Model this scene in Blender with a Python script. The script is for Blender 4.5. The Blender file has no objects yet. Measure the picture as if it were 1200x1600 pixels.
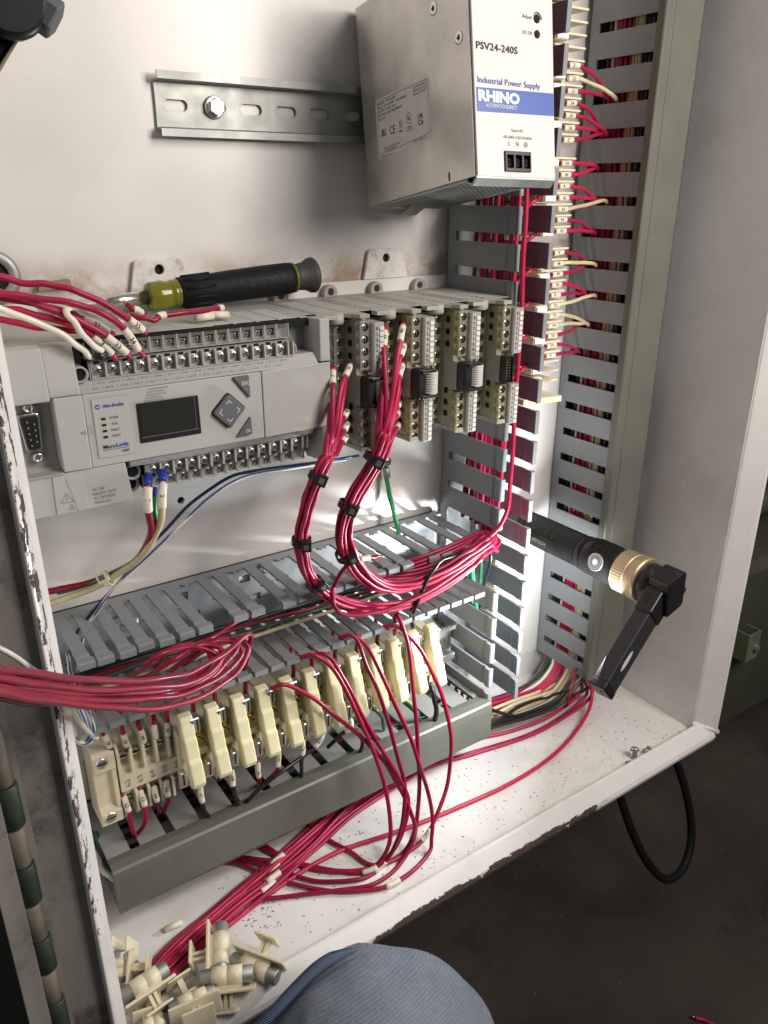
import bpy, bmesh, math, random
from mathutils import Vector, Matrix
random.seed(7)
SC = bpy.context.scene
COL = SC.collection
# ------------------------------------------------------------------ camera
# Camera-centred frame worked out from image pixels, in millimetres: x to the right along the back plate, Y away from the
# photographer (the mounting plate is Y = 508), z up. P() turns a point of this frame into metres.
OX, OY, OZ = 0.0, 508.0, 492.0  # camera is this frame's zero point; the offset shifts the origin to the cabinet
def P(p):
    return Vector((p[0] - OX, p[1] - OY, p[2] + OZ)) * 0.001
FOC = 1223.762
RC = ((0.82445783, -0.56592173, 0.00137118), (-0.21317934, -0.31281095, -0.92558299), (0.52423645, 0.76281184, -0.37854226))
cam_data = bpy.data.cameras.new("camera")
cam = bpy.data.objects.new("camera", cam_data)
COL.objects.link(cam)
cam_data.sensor_fit = 'VERTICAL'
cam_data.sensor_height = 36.0
cam_data.lens = 36.0 * FOC / 1600.0
cam_data.clip_start = 0.02
cam_data.clip_end = 50.0
_x, _y, _z = Vector(RC[0]), -Vector(RC[1]), -Vector(RC[2])
cam.matrix_world = Matrix.Translation(P((0, 0, 0))) @ Matrix((_x, _y, _z)).transposed().to_4x4()
SC.camera = cam
# ------------------------------------------------------------------ world, lamps, exposure
W = bpy.data.worlds.new("World")
SC.world = W
W.use_nodes = True
bg = W.node_tree.nodes['Background']
bg.inputs[0].default_value = (0.90, 0.95, 1.0, 1)
bg.inputs[1].default_value = 0.13
SC.view_settings.view_transform = 'Standard'
SC.view_settings.look = 'None'
SC.view_settings.exposure = 0.0
SC.view_settings.gamma = 1.0
def area_lamp(name, pos, target, sx, sy, power, col, spread=180):
    l = bpy.data.lights.new(name, 'AREA')
    l.shape = 'RECTANGLE'; l.size = sx * .001; l.size_y = sy * .001
    l.energy = power; l.color = col; l.spread = math.radians(spread)
    o = bpy.data.objects.new(name, l); COL.objects.link(o)
    o.location = P(pos)
    o.rotation_euler = (P(target) - P(pos)).to_track_quat('-Z', 'Y').to_euler()
    return o
# a second work light held up in front of the cabinet, right of the photographer
area_lamp("headlamp", (520, 70, 100), (330, 500, -120), 70, 70, 0.55, (1.0, 0.93, 0.87))
area_lamp("shop_lamp", (610, -260, 330), (330, 480, -120), 300, 520, 7.2, (1.0, 0.91, 0.84))
# the strip of light bulbs on the swing-out bar of the flashlight shines into the cabinet
area_lamp("bar_lamp_strip", (452, 341, -328), (330, 508, -280), 66, 10, 1.2, (0.93, 0.97, 1.0))
SC.cycles.max_bounces = 6
SC.cycles.diffuse_bounces = 3
SC.cycles.glossy_bounces = 3
SC.cycles.transmission_bounces = 4
SC.cycles.transparent_max_bounces = 8
SC.cycles.caustics_reflective = False
SC.cycles.caustics_refractive = False
# ------------------------------------------------------------------ geometry helpers
def ray(u, v):
    a, b = (u - 600) / FOC, (v - 800) / FOC
    return tuple(RC[0][k] * a + RC[1][k] * b + RC[2][k] for k in range(3))
def at(u, v, Y):
    q = ray(u, v); s = Y / q[1]
    return (q[0] * s, Y, q[2] * s)
def atx(u, v, x):
    q = ray(u, v); s = x / q[0]
    return (x, q[1] * s, q[2] * s)
def atz(u, v, z):
    q = ray(u, v); s = z / q[2]
    return (q[0] * s, q[1] * s, z)
def tovec(p):
    return Vector(p)
def spline(pts, n=8):
    p = [Vector(q) for q in pts]
    if len(p) < 3: return p
    p = [p[0] * 2 - p[1]] + p + [p[-1] * 2 - p[-2]]
    out = []
    for i in range(1, len(p) - 2):
        a, b, c, d = p[i - 1], p[i], p[i + 1], p[i + 2]
        for k in range(n):
            t = k / n
            out.append(0.5 * ((2 * b) + (c - a) * t + (2 * a - 5 * b + 4 * c - d) * t * t + (3 * b - a - 3 * c + d) * t ** 3))
    out.append(p[-2].copy())
    return out
def px(*L, n=6):
    """path from picture measurements: (u,v,Y) on the plane Y, or (u,v,'f',z) lying at height z"""
    return spline([atz(q[0], q[1], q[3]) if len(q) == 4 else at(*q) for q in L], n)
class MB:
    def __init__(self):
        self.v = []; self.f = []; self.s = []; self.m = []; self.cm = 0
    def add(self, vs, fs, smooth=False):
        o = len(self.v)
        self.v += [tuple(q) for q in vs]
        for f in fs:
            self.f.append([o + i for i in f]); self.s.append(smooth); self.m.append(self.cm)
        return self
    def box(self, a, b):
        x0, x1 = sorted((a[0], b[0])); y0, y1 = sorted((a[1], b[1])); z0, z1 = sorted((a[2], b[2]))
        return self.add([(x0, y0, z0), (x1, y0, z0), (x1, y1, z0), (x0, y1, z0), (x0, y0, z1), (x1, y0, z1), (x1, y1, z1), (x0, y1, z1)],
                        [(0, 3, 2, 1), (4, 5, 6, 7), (0, 1, 5, 4), (1, 2, 6, 5), (2, 3, 7, 6), (3, 0, 4, 7)])
    def prism(self, prof, axis, a, b, cap=True):
        """closed profile of 2-D points swept along axis 'x','y','z' from a to b (profile uses the other two axes in order)"""
        def mk(p, t):
            return {'x': (t, p[0], p[1]), 'y': (p[0], t, p[1]), 'z': (p[0], p[1], t)}[axis]
        n = len(prof)
        vs = [mk(p, a) for p in prof] + [mk(p, b) for p in prof]
        fs = [(i, (i + 1) % n, n + (i + 1) % n, n + i) for i in range(n)]
        if cap: fs += [tuple(range(n))[::-1], tuple(range(n, 2 * n))]
        return self.add(vs, fs)
    def ring(self, c, t, r, n, ref=None):
        t = Vector(t).normalized()
        if ref is None:
            ref = Vector((0, 0, 1)) if abs(t.z) < .9 else Vector((1, 0, 0))
        a = (ref - t * ref.dot(t)).normalized(); b = t.cross(a)
        return [Vector(c) + (a * math.cos(2 * math.pi * i / n) + b * math.sin(2 * math.pi * i / n)) * r for i in range(n)]
    def lathe(self, p0, d, prof, n=16, smooth=True, cap=True):
        """prof: list of (distance along d, radius)"""
        d = Vector(d).normalized(); vs = []; fs = []
        for (h, r) in prof:
            vs += self.ring(Vector(p0) + d * h, d, max(r, 1e-4), n)
        for k in range(len(prof) - 1):
            for i in range(n):
                j = (i + 1) % n
                fs.append((k * n + i, k * n + j, (k + 1) * n + j, (k + 1) * n + i))
        self.add(vs, fs, smooth)
        if cap:
            o = len(self.v) - len(vs)
            self.f += [[o + i for i in range(n)][::-1], [o + (len(prof) - 1) * n + i for i in range(n)]]
            self.s += [False, False]; self.m += [self.cm, self.cm]
        return self
    def cyl(self, a, b, r, n=14, r2=None, smooth=True):
        d = Vector(b) - Vector(a)
        return self.lathe(a, d, [(0, r), (d.length, r if r2 is None else r2)], n, smooth)
    def tube(self, path, r, n=8):
        path = [Vector(q) for q in path]
        if len(path) < 2: return self
        T = [(path[min(i + 1, len(path) - 1)] - path[max(i - 1, 0)]).normalized() for i in range(len(path))]
        ref = Vector((0, 0, 1)) if abs(T[0].z) < .9 else Vector((1, 0, 0))
        a = (ref - T[0] * ref.dot(T[0])).normalized(); vs = []; fs = []
        for i, c in enumerate(path):
            a = (a - T[i] * a.dot(T[i])).normalized(); b = T[i].cross(a)
            rr = r[i] if isinstance(r, (list, tuple)) else r
            vs += [c + (a * math.cos(2 * math.pi * k / n) + b * math.sin(2 * math.pi * k / n)) * rr for k in range(n)]
        for i in range(len(path) - 1):
            for k in range(n):
                j = (k + 1) % n
                fs.append((i * n + k, i * n + j, (i + 1) * n + j, (i + 1) * n + k))
        self.add(vs, fs, True)
        o = len(self.v) - len(vs); e = o + (len(path) - 1) * n
        self.f += [[o + k for k in range(n)][::-1], [e + k for k in range(n)]]; self.s += [False, False]; self.m += [self.cm, self.cm]
        return self
    def sphere(self, c, r, nu=10, nv=6, sq=(1, 1, 1)):
        vs = []; fs = []
        for j in range(nv + 1):
            th = math.pi * j / nv
            for i in range(nu):
                ph = 2 * math.pi * i / nu
                vs.append((c[0] + r * sq[0] * math.sin(th) * math.cos(ph), c[1] + r * sq[1] * math.sin(th) * math.sin(ph), c[2] + r * sq[2] * math.cos(th)))
        for j in range(nv):
            for i in range(nu):
                k = (i + 1) % nu
                fs.append((j * nu + i, (j + 1) * nu + i, (j + 1) * nu + k, j * nu + k))
        return self.add(vs, fs, True)
    def hbox(self, a, b, holes, ax):
        """plate a..b with rectangular holes; ax = thickness axis; holes as (u0,v0,u1,v1) in the other two axes"""
        oth = [k for k in range(3) if k != ax]
        us = sorted({a[oth[0]], b[oth[0]], *[h[0] for h in holes], *[h[2] for h in holes]})
        vs = sorted({a[oth[1]], b[oth[1]], *[h[1] for h in holes], *[h[3] for h in holes]})
        def solid(i, j):
            if not (0 <= i < len(us) - 1 and 0 <= j < len(vs) - 1): return False
            cu, cv = (us[i] + us[i + 1]) / 2, (vs[j] + vs[j + 1]) / 2
            return not any(h[0] < cu < h[2] and h[1] < cv < h[3] for h in holes)
        def mk(u, v, t):
            q = [0, 0, 0]; q[oth[0]] = u; q[oth[1]] = v; q[ax] = t; return tuple(q)
        t0, t1 = sorted((a[ax], b[ax]))
        for i in range(len(us) - 1):
            for j in range(len(vs) - 1):
                if not solid(i, j): continue
                u0, u1, v0, v1 = us[i], us[i + 1], vs[j], vs[j + 1]
                for t in (t0, t1):
                    self.add([mk(u0, v0, t), mk(u1, v0, t), mk(u1, v1, t), mk(u0, v1, t)], [(0, 1, 2, 3)])
                for (di, dj, e) in ((-1, 0, ((u0, v0), (u0, v1))), (1, 0, ((u1, v0), (u1, v1))), (0, -1, ((u0, v0), (u1, v0))), (0, 1, ((u0, v1), (u1, v1)))):
                    if not solid(i + di, j + dj):
                        (p, q) = e
                        self.add([mk(*p, t0), mk(*q, t0), mk(*q, t1), mk(*p, t1)], [(0, 1, 2, 3)])
        return self
    def mesh(self, name, mats, org=None):
        """org None: mm -> local metres with no offset (local frame)"""
        me = bpy.data.meshes.new(name)
        if org is None:
            vs = [(q[0] * .001, q[1] * .001, q[2] * .001) for q in self.v]
        else:
            vs = [tuple(P(q) - org) for q in self.v]
        me.from_pydata(vs, [], self.f)
        bm = bmesh.new(); bm.from_mesh(me)
        bmesh.ops.remove_doubles(bm, verts=bm.verts, dist=1e-7)
        bmesh.ops.recalc_face_normals(bm, faces=bm.faces)
        bm.to_mesh(me); bm.free()
        for m in (mats if isinstance(mats, (list, tuple)) else [mats]): me.materials.append(m)
        if len(me.polygons) == len(self.s):
            for p, s, k in zip(me.polygons, self.s, self.m):
                p.use_smooth = s; p.material_index = k
        else:
            for p in me.polygons: p.use_smooth = all(self.s)
        me.update()
        return me
def wl(o):
    """world location of an unrotated chain of parents"""
    v = Vector(o.location)
    while o.parent: o = o.parent; v += Vector(o.location)
    return v
def bevel(o, w, seg=2, ang=40):
    m = o.modifiers.new("bevel", 'BEVEL'); m.width = w * .001; m.segments = seg
    m.limit_method = 'ANGLE'; m.angle_limit = math.radians(ang); m.harden_normals = False
    return o
def tag(o, label=None, cat=None, group=None, kind=None):
    if label: o['label'] = label
    if cat: o['category'] = cat
    if group: o['group'] = group
    if kind: o['kind'] = kind
    return o
def thing(name, loc, label, cat, group=None, rot=None, kind=None):
    o = bpy.data.objects.new(name, None); COL.objects.link(o)
    o.empty_display_size = .01
    o.location = P(loc)
    if rot is not None: o.rotation_euler = rot
    return tag(o, label, cat, group, kind)
def part(name, mb, mats, parent, local=False, bev=0, seg=2, label=None, kind=None):
    org = None if local else (wl(parent) if parent else Vector((0, 0, 0)))
    me = mb.mesh(name, mats, org) if isinstance(mb, MB) else mb
    o = bpy.data.objects.new(name, me); COL.objects.link(o)
    o.parent = parent
    if bev: bevel(o, bev, seg)
    return tag(o, label, None, None, kind)
def solo(name, mb, mats, loc, label, cat, group=None, bev=0, seg=2):
    """a thing that is one mesh, its origin at loc"""
    me = mb.mesh(name, mats, P(loc)); o = bpy.data.objects.new(name, me); COL.objects.link(o)
    o.location = P(loc)
    if bev: bevel(o, bev, seg)
    return tag(o, label, cat, group)
def copy_tree(o, parent=None):
    c = o.copy(); COL.objects.link(c)
    if parent: c.parent = parent
    for ch in list(o.children): copy_tree(ch, c)
    return c
_txt = {}
def text_mesh(s, bold=0.0, sp=1.0):
    k = (s, bold, sp)
    if k not in _txt:
        cu = bpy.data.curves.new("lettering", 'FONT'); cu.body = s; cu.size = 1; cu.offset = bold
        cu.space_character = sp; cu.resolution_u = 2; cu.align_x = 'CENTER'; cu.align_y = 'CENTER'
        ob = bpy.data.objects.new("lettering", cu); COL.objects.link(ob)
        dg = bpy.context.evaluated_depsgraph_get()
        me = bpy.data.meshes.new_from_object(ob.evaluated_get(dg))
        _txt[k] = ([tuple(v.co) for v in me.vertices], [tuple(p.vertices) for p in me.polygons])
        bpy.data.objects.remove(ob); bpy.data.meshes.remove(me)
    return _txt[k]
def text_into(mb, s, c, r, u, h, off=.15, bold=0.0, wide=1.0, sp=1.0, cyl=None, shear=0, fit=None):
    """flat print: centre c, reading direction r, up direction u, capital height h (mm)"""
    vs, fs = text_mesh(s, bold, sp)
    r = Vector(r).normalized(); u = Vector(u).normalized(); n = r.cross(u); k = h / 0.70
    if fit:
        w = max(v[0] for v in vs) - min(v[0] for v in vs); wide = fit / (w * k)
    out = []
    for v in vs:
        a, b = v[0] * k * wide + v[1] * k * shear, v[1] * k
        if cyl:
            th = b / cyl
            out.append(Vector(c) + r * a + u * (cyl * math.sin(th)) + n * (cyl * math.cos(th) + off))
        else:
            out.append(Vector(c) + r * a + u * b + n * off)
    mb.add(out, fs)
def text(s, c, r, u, h, mat, parent, local=False, **k):
    mb = MB(); text_into(mb, s, c, r, u, h, **k)
    return part("lettering", mb, mat, parent, local)
# ------------------------------------------------------------------ materials
def mat(name, col, rough=.5, metal=0, spec=.5, var=.0, vscale=40, bump=0, bscale=200, coat=0, sss=0, trans=0, rvar=0):
    m = bpy.data.materials.new(name); m.use_nodes = True
    nt = m.node_tree; b = nt.nodes['Principled BSDF']
    b.inputs['Base Color'].default_value = (*col, 1); b.inputs['Roughness'].default_value = rough
    b.inputs['Metallic'].default_value = metal; b.inputs['Specular IOR Level'].default_value = spec
    if coat: b.inputs['Coat Weight'].default_value = coat; b.inputs['Coat Roughness'].default_value = .12
    if sss:
        b.inputs['Subsurface Weight'].default_value = sss; b.inputs['Subsurface Radius'].default_value = (1, .8, .4)
        b.inputs['Subsurface Scale'].default_value = .004
    if trans: b.inputs['Transmission Weight'].default_value = trans
    tc = nt.nodes.new('ShaderNodeTexCoord')
    if var or rvar:
        nz = nt.nodes.new('ShaderNodeTexNoise'); nz.inputs['Scale'].default_value = vscale; nz.inputs['Detail'].default_value = 6
        nt.links.new(tc.outputs['Object'], nz.inputs['Vector'])
        if var:
            mx = nt.nodes.new('ShaderNodeMix'); mx.data_type = 'RGBA'
            mr = nt.nodes.new('ShaderNodeMapRange'); mr.inputs[1].default_value = .3; mr.inputs[2].default_value = .7
            nt.links.new(nz.outputs['Fac'], mr.inputs[0]); nt.links.new(mr.outputs[0], mx.inputs[0])
            mx.inputs[6].default_value = (*[c * (1 - var) for c in col], 1); mx.inputs[7].default_value = (*[min(1, c * (1 + var)) for c in col], 1)
            nt.links.new(mx.outputs[2], b.inputs['Base Color'])
        if rvar:
            mr2 = nt.nodes.new('ShaderNodeMapRange'); mr2.inputs[1].default_value = .3; mr2.inputs[2].default_value = .7
            mr2.inputs[3].default_value = max(.03, rough - rvar); mr2.inputs[4].default_value = min(1, rough + rvar)
            nt.links.new(nz.outputs['Fac'], mr2.inputs[0]); nt.links.new(mr2.outputs[0], b.inputs['Roughness'])
    if bump:
        nb = nt.nodes.new('ShaderNodeTexNoise'); nb.inputs['Scale'].default_value = bscale; nb.inputs['Detail'].default_value = 4
        bp = nt.nodes.new('ShaderNodeBump'); bp.inputs['Strength'].default_value = bump; bp.inputs['Distance'].default_value = .0006
        nt.links.new(tc.outputs['Object'], nb.inputs['Vector']); nt.links.new(nb.outputs['Fac'], bp.inputs['Height'])
        nt.links.new(bp.outputs[0], b.inputs['Normal'])
    return m
def per_object(m, amt, hue=.012):
    """slight shade differences from one wire to the next"""
    nt = m.node_tree; b = nt.nodes['Principled BSDF']; oi = nt.nodes.new('ShaderNodeObjectInfo'); hs = nt.nodes.new('ShaderNodeHueSaturation')
    mv = nt.nodes.new('ShaderNodeMapRange'); mv.inputs[3].default_value = 1 - amt; mv.inputs[4].default_value = 1 + amt
    mh = nt.nodes.new('ShaderNodeMapRange'); mh.inputs[3].default_value = .5 - hue; mh.inputs[4].default_value = .5 + hue
    nt.links.new(oi.outputs['Random'], mv.inputs[0]); nt.links.new(oi.outputs['Random'], mh.inputs[0])
    nt.links.new(b.inputs['Base Color'].links[0].from_socket, hs.inputs['Color']); nt.links.new(mv.outputs[0], hs.inputs['Value']); nt.links.new(mh.outputs[0], hs.inputs['Hue'])
    nt.links.new(hs.outputs[0], b.inputs['Base Color'])
def overlay(m, col, rough, fac_builder):
    """mix another paint over material m where the mask built by fac_builder(nt) is 1 (rust, chips, grime)"""
    nt = m.node_tree; b = nt.nodes['Principled BSDF']
    old = b.inputs['Base Color'].links[0].from_socket if b.inputs['Base Color'].links else None
    mx = nt.nodes.new('ShaderNodeMix'); mx.data_type = 'RGBA'
    if old: nt.links.new(old, mx.inputs[6])
    else: mx.inputs[6].default_value = b.inputs['Base Color'].default_value
    mx.inputs[7].default_value = (*col, 1)
    fac = fac_builder(nt)
    nt.links.new(fac, mx.inputs[0]); nt.links.new(mx.outputs[2], b.inputs['Base Color'])
    if rough is not None:
        mr = nt.nodes.new('ShaderNodeMapRange')
        mr.inputs[4].default_value = rough
        if b.inputs['Roughness'].links:
            mf = nt.nodes.new('ShaderNodeMix'); mf.data_type = 'FLOAT'
            nt.links.new(b.inputs['Roughness'].links[0].from_socket, mf.inputs[2]); mf.inputs[3].default_value = rough
            nt.links.new(fac, mf.inputs[0]); nt.links.new(mf.outputs[0], b.inputs['Roughness'])
        else:
            mr.inputs[3].default_value = b.inputs['Roughness'].default_value
            nt.links.new(fac, mr.inputs[0]); nt.links.new(mr.outputs[0], b.inputs['Roughness'])
    return m
def nd(nt, op, a, b=None, c=None):
    n = nt.nodes.new('ShaderNodeMath'); n.operation = op
    for i, q in enumerate((a, b, c)):
        if q is None: continue
        if isinstance(q, (int, float)): n.inputs[i].default_value = q
        else: nt.links.new(q, n.inputs[i])
    return n.outputs[0]
def wpos(nt):
    """object coordinates of the shaded point (objects of the cabinet are not moved)"""
    g = nt.nodes.new('ShaderNodeTexCoord'); s = nt.nodes.new('ShaderNodeSeparateXYZ')
    nt.links.new(g.outputs['Object'], s.inputs[0])
    return g.outputs['Object'], s.outputs
def noise(nt, scale, det=6, rough=.6, vec=None, dist=0):
    n = nt.nodes.new('ShaderNodeTexNoise'); n.inputs['Scale'].default_value = scale; n.inputs['Detail'].default_value = det
    n.inputs['Roughness'].default_value = rough; n.inputs['Distortion'].default_value = dist
    if vec is None:
        vec = nt.nodes.new('ShaderNodeTexCoord').outputs['Object']
    nt.links.new(vec, n.inputs['Vector'])
    return n.outputs['Fac']
def step(nt, v, lo, hi):
    mr = nt.nodes.new('ShaderNodeMapRange'); mr.interpolation_type = 'SMOOTHSTEP'
    mr.inputs[1].default_value = lo; mr.inputs[2].default_value = hi
    nt.links.new(v, mr.inputs[0]); return mr.outputs[0]
WHITE = (.75, .73, .70)
M = {}
M['white'] = mat("white_enamel", WHITE, .27, var=.05, vscale=14, bump=.12, bscale=60, rvar=.06)
M['duct'] = mat("grey_pvc", (.235, .25, .262), .42, var=.05, vscale=60, rvar=.08)
M['cover'] = mat("olive_grey_pvc", (.135, .138, .113), .42, var=.06, vscale=30, rvar=.06)
M['plc'] = mat("controller_grey_plastic", (.43, .43, .40), .5, var=.03, vscale=30, bump=.10, bscale=900)
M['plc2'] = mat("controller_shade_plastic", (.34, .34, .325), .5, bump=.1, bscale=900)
M['mod'] = mat("module_grey_plastic", (.37, .36, .32), .5, var=.05, vscale=60, bump=.08, bscale=900)
M['red'] = mat("red_insulation", (.40, .014, .064), .38, spec=.4, var=.12, vscale=90)
M['red2'] = mat("crimson_insulation", (.27, .008, .036), .33, spec=.35, var=.12, vscale=90)
for _k in ('red', 'red2'): per_object(M[_k], .20, .004)
M['whitew'] = mat("white_insulation", (.72, .68, .58), .35, var=.08, vscale=90)
M['tan'] = mat("aged_white_insulation", (.60, .50, .31), .4, var=.15, vscale=90)
M['black'] = mat("black_insulation", (.012, .013, .014), .3)
for _k in ('whitew', 'tan'): per_object(M[_k], .15, .01)
M['green'] = mat("green_insulation", (.03, .26, .10), .32)
M['dgreen'] = mat("dark_green_insulation", (.02, .09, .05), .32)
M['blue'] = mat("blue_insulation", (.04, .09, .33), .35)
M['navy'] = mat("navy_insulation", (.012, .022, .09), .35)
M['sleeve'] = mat("ivory_marker_sleeve", (.74, .69, .56), .45, var=.05, vscale=200)
M['ink'] = mat("black_ink", (.015, .015, .015), .6)
M['inkb'] = mat("blue_ink", (.03, .07, .38), .5)
M['grey_ink'] = mat("grey_ink", (.20, .20, .19), .6)
M['zinc'] = mat("zinc_plate", (.37, .385, .36), .54, metal=.85, var=.10, vscale=60, rvar=.1)
M['steel'] = mat("bright_steel", (.66, .65, .62), .22, metal=1, rvar=.08, vscale=300)
M['screw'] = mat("nickel_screw", (.80, .78, .74), .36, metal=1)
M['brass'] = mat("brass_screw", (.62, .45, .14), .28, metal=1)
M['alu'] = mat("brushed_casing", (.68, .655, .61), .31, metal=.9, var=.28, vscale=18, rvar=.12)
M['pface'] = mat("light_grey_face", (.66, .64, .62), .42, bump=.05, bscale=700)
M['pblue'] = mat("blue_print_band", (.05, .11, .40), .4)
M['pwhite'] = mat("white_print", (.8, .8, .8), .45)
M['blk'] = mat("black_plastic", (.014, .014, .015), .35)
M['blkr'] = mat("black_rubber", (.008, .009, .010), .6, spec=.2, bump=.2, bscale=500)
M['dark'] = mat("dark_parts_and_recess_shade", (.012, .012, .012), .7, spec=.2)  # for dark parts, and for shade painted into vents and holes
M['cream'] = mat("cream_nylon", (.74, .67, .48), .42, var=.08, vscale=80, sss=.15)
M['fuse'] = mat("yellowed_nylon", (.80, .745, .48), .38, var=.08, vscale=60, sss=.25)
M['ivory'] = mat("ivory_nylon", (.72, .67, .50), .42, var=.05, vscale=80, sss=.12)
M['btn'] = mat("dark_grey_keypad", (.115, .12, .125), .5)
M['lcd'] = mat("lcd_glass", (.022, .024, .018), .12)
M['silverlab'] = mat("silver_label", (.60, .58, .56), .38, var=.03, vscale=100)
M['gold'] = mat("gold_anodised", (.52, .44, .28), .5, metal=.8)
M['gum'] = mat("black_anodised", (.012, .012, .013), .42, spec=.22)
M['yel'] = mat("amber_acetate", (.30, .30, .025), .15, trans=.5)
M['ribbon'] = mat("ribbon_grey", (.52, .51, .47), .45)
M['ferr'] = mat("blue_ferrule", (.02, .035, .30), .4)
M['copper'] = mat("copper_strand", (.62, .30, .16), .3, metal=1)
M['brown'] = mat("brown_card", (.26, .20, .13), .6)
overlay(M['duct'], (.42, .42, .41), None, lambda nt: nd(nt, 'MULTIPLY', step(nt, noise(nt, 330, 3, .6), .70, .76), .45))
overlay(M['cover'], (.34, .33, .28), None, lambda nt: nd(nt, 'MULTIPLY', step(nt, noise(nt, 260, 3, .6), .70, .76), .4))
def clear(name, tint, mixf):
    m = bpy.data.materials.new(name); m.use_nodes = True; nt = m.node_tree
    out = nt.nodes['Material Output']; nt.nodes.remove(nt.nodes['Principled BSDF'])
    t = nt.nodes.new('ShaderNodeBsdfTransparent'); t.inputs[0].default_value = (*tint, 1)
    g = nt.nodes.new('ShaderNodeBsdfPrincipled'); g.inputs['Base Color'].default_value = (*[c * .6 for c in tint], 1); g.inputs['Roughness'].default_value = .12
    x = nt.nodes.new('ShaderNodeMixShader'); x.inputs[0].default_value = mixf
    nt.links.new(t.outputs[0], x.inputs[1]); nt.links.new(g.outputs[0], x.inputs[2]); nt.links.new(x.outputs[0], out.inputs[0])
    return m
M['clear'] = clear("clear_cover", (.93, .93, .90), .22)
M['amber'] = clear("yellowed_clear_cover", (.97, .955, .80), .24)
M['smoke'] = clear("clear_cover_smoky", (.96, .95, .90), .22)
# ------------------------------------------------------------------ setting: shop floor
m = mat("oily_concrete", (.050, .039, .029), .7, var=.6, vscale=4, bump=.8, bscale=45)
overlay(m, (.125, .094, .066), .6, lambda nt: nd(nt, "MULTIPLY", step(nt, noise(nt, 3.2, 9, .72), .50, .72), .7))
overlay(m, (.010, .009, .008), .5, lambda nt: nd(nt, "MULTIPLY", step(nt, noise(nt, 7.5, 9, .75), .54, .70), .8))
def _specks(nt): return step(nt, noise(nt, 260, 2), .74, .78)
overlay(m, (.25, .23, .20), None, _specks)
fl = MB().add([(-2500, -1500, -850), (3500, -1500, -850), (3500, 4500, -850), (-2500, 4500, -850)], [(0, 1, 2, 3)])
o = solo("shop_floor", fl, m, (0, 508, -492), None, None); o['kind'] = 'structure'
def plate_hole(mb, poly, c, r, y0, y1, n=24):
    """plate in the x-z plane with a round hole"""
    def edge(a):
        dx, dz = math.cos(a), math.sin(a); best = 1e9
        for i in range(len(poly)):
            p, q = poly[i], poly[(i + 1) % len(poly)]
            ex, ez = q[0] - p[0], q[1] - p[1]; den = dx * ez - dz * ex
            if abs(den) < 1e-9: continue
            t = ((p[0] - c[0]) * ez - (p[1] - c[1]) * ex) / den; s = ((p[0] - c[0]) * dz - (p[1] - c[1]) * dx) / den
            if t > 0 and -1e-6 <= s <= 1 + 1e-6: best = min(best, t)
        return (c[0] + dx * best, c[1] + dz * best)
    angs = sorted([2 * math.pi * i / n for i in range(n)] + [math.atan2(p[1] - c[1], p[0] - c[0]) % (2 * math.pi) for p in poly])
    k = len(angs); o = [edge(a + 1e-5) for a in angs]; h = [(c[0] + r * math.cos(a), c[1] + r * math.sin(a)) for a in angs]
    vs = [(q[0], y0, q[1]) for q in o] + [(q[0], y0, q[1]) for q in h] + [(q[0], y1, q[1]) for q in o] + [(q[0], y1, q[1]) for q in h]
    fs = []
    for i in range(k):
        j = (i + 1) % k
        fs += [(i, j, k + j, k + i), (2 * k + i, 3 * k + i, 3 * k + j, 2 * k + j), (i, 2 * k + i, 2 * k + j, j), (k + i, k + j, 3 * k + j, 3 * k + i)]
    mb.add(vs, fs)
# ------------------------------------------------------------------ the enclosure
enc = thing("electrical_enclosure", (0, 508, -492), "open white painted steel control cabinet with chipped rim", "cabinet")
mw = M['white'].copy()
def _rust(nt):
    v, s = wpos(nt)
    band = nd(nt, 'MULTIPLY', step(nt, s[2], .412, .428), nd(nt, 'SUBTRACT', 1, step(nt, s[2], .434, .462)))
    return nd(nt, 'MULTIPLY', band, nd(nt, 'MULTIPLY', step(nt, noise(nt, 26, 8, .7), .36, .62), .9))
overlay(mw, (.30, .19, .11), .6, _rust)
def _spots(nt): return nd(nt, 'MULTIPLY', step(nt, noise(nt, 18, 3, .8), .735, .77), .6)
overlay(mw, (.34, .25, .16), .6, _spots)
part("back_wall", MB().box((40, 512, -494), (618, 515, 330)), mw, enc)
ms = M['white'].copy()
overlay(ms, (.38, .33, .27), .5, lambda nt: nd(nt, 'MULTIPLY', step(nt, noise(nt, 20, 8, .75), .62, .78), .35))
pn_ = MB(); plate_hole(pn_, [(58, -459), (604, -459), (604, -61), (58, -61)], (174.4, -203), 2.7, 508, 511, 20)
part("mounting_panel", pn_, ms, enc)
for (x, z) in ((174.4, -203), (176, -46), (351, -46.7)): part("hole_shade", MB().cyl((x, 511.9, z), (x, 511.2, z), 4.2, 16), M['dark'], enc)  # dark discs standing in for shade in the holes
ear_m = mat("ear_enamel", WHITE, .35, var=.05, bump=.1, bscale=80)
overlay(ear_m, (.27, .17, .10), .7, lambda nt: nd(nt, 'MULTIPLY', step(nt, noise(nt, 70, 8, .75), .46, .70), .75))
for (cx, dz) in ((176, 0), (351, -.7)):
    e = MB(); w = 1.0
    plate_hole(e, [(cx - 20, -60.8), (cx + 20, -60.8), (cx + 15.5, -40.5), (cx + 13, -39.5), (cx - 13, -39.5), (cx - 15.5, -40.5)], (cx, -46), 3.1, 508, 511)
    part("mounting_ear", e, ear_m, enc, bev=.4)
mfl = M['white'].copy()
overlay(mfl, (.42, .37, .28), .5, lambda nt: nd(nt, 'MULTIPLY', step(nt, noise(nt, 12, 8, .7), .50, .72), .40))
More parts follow.
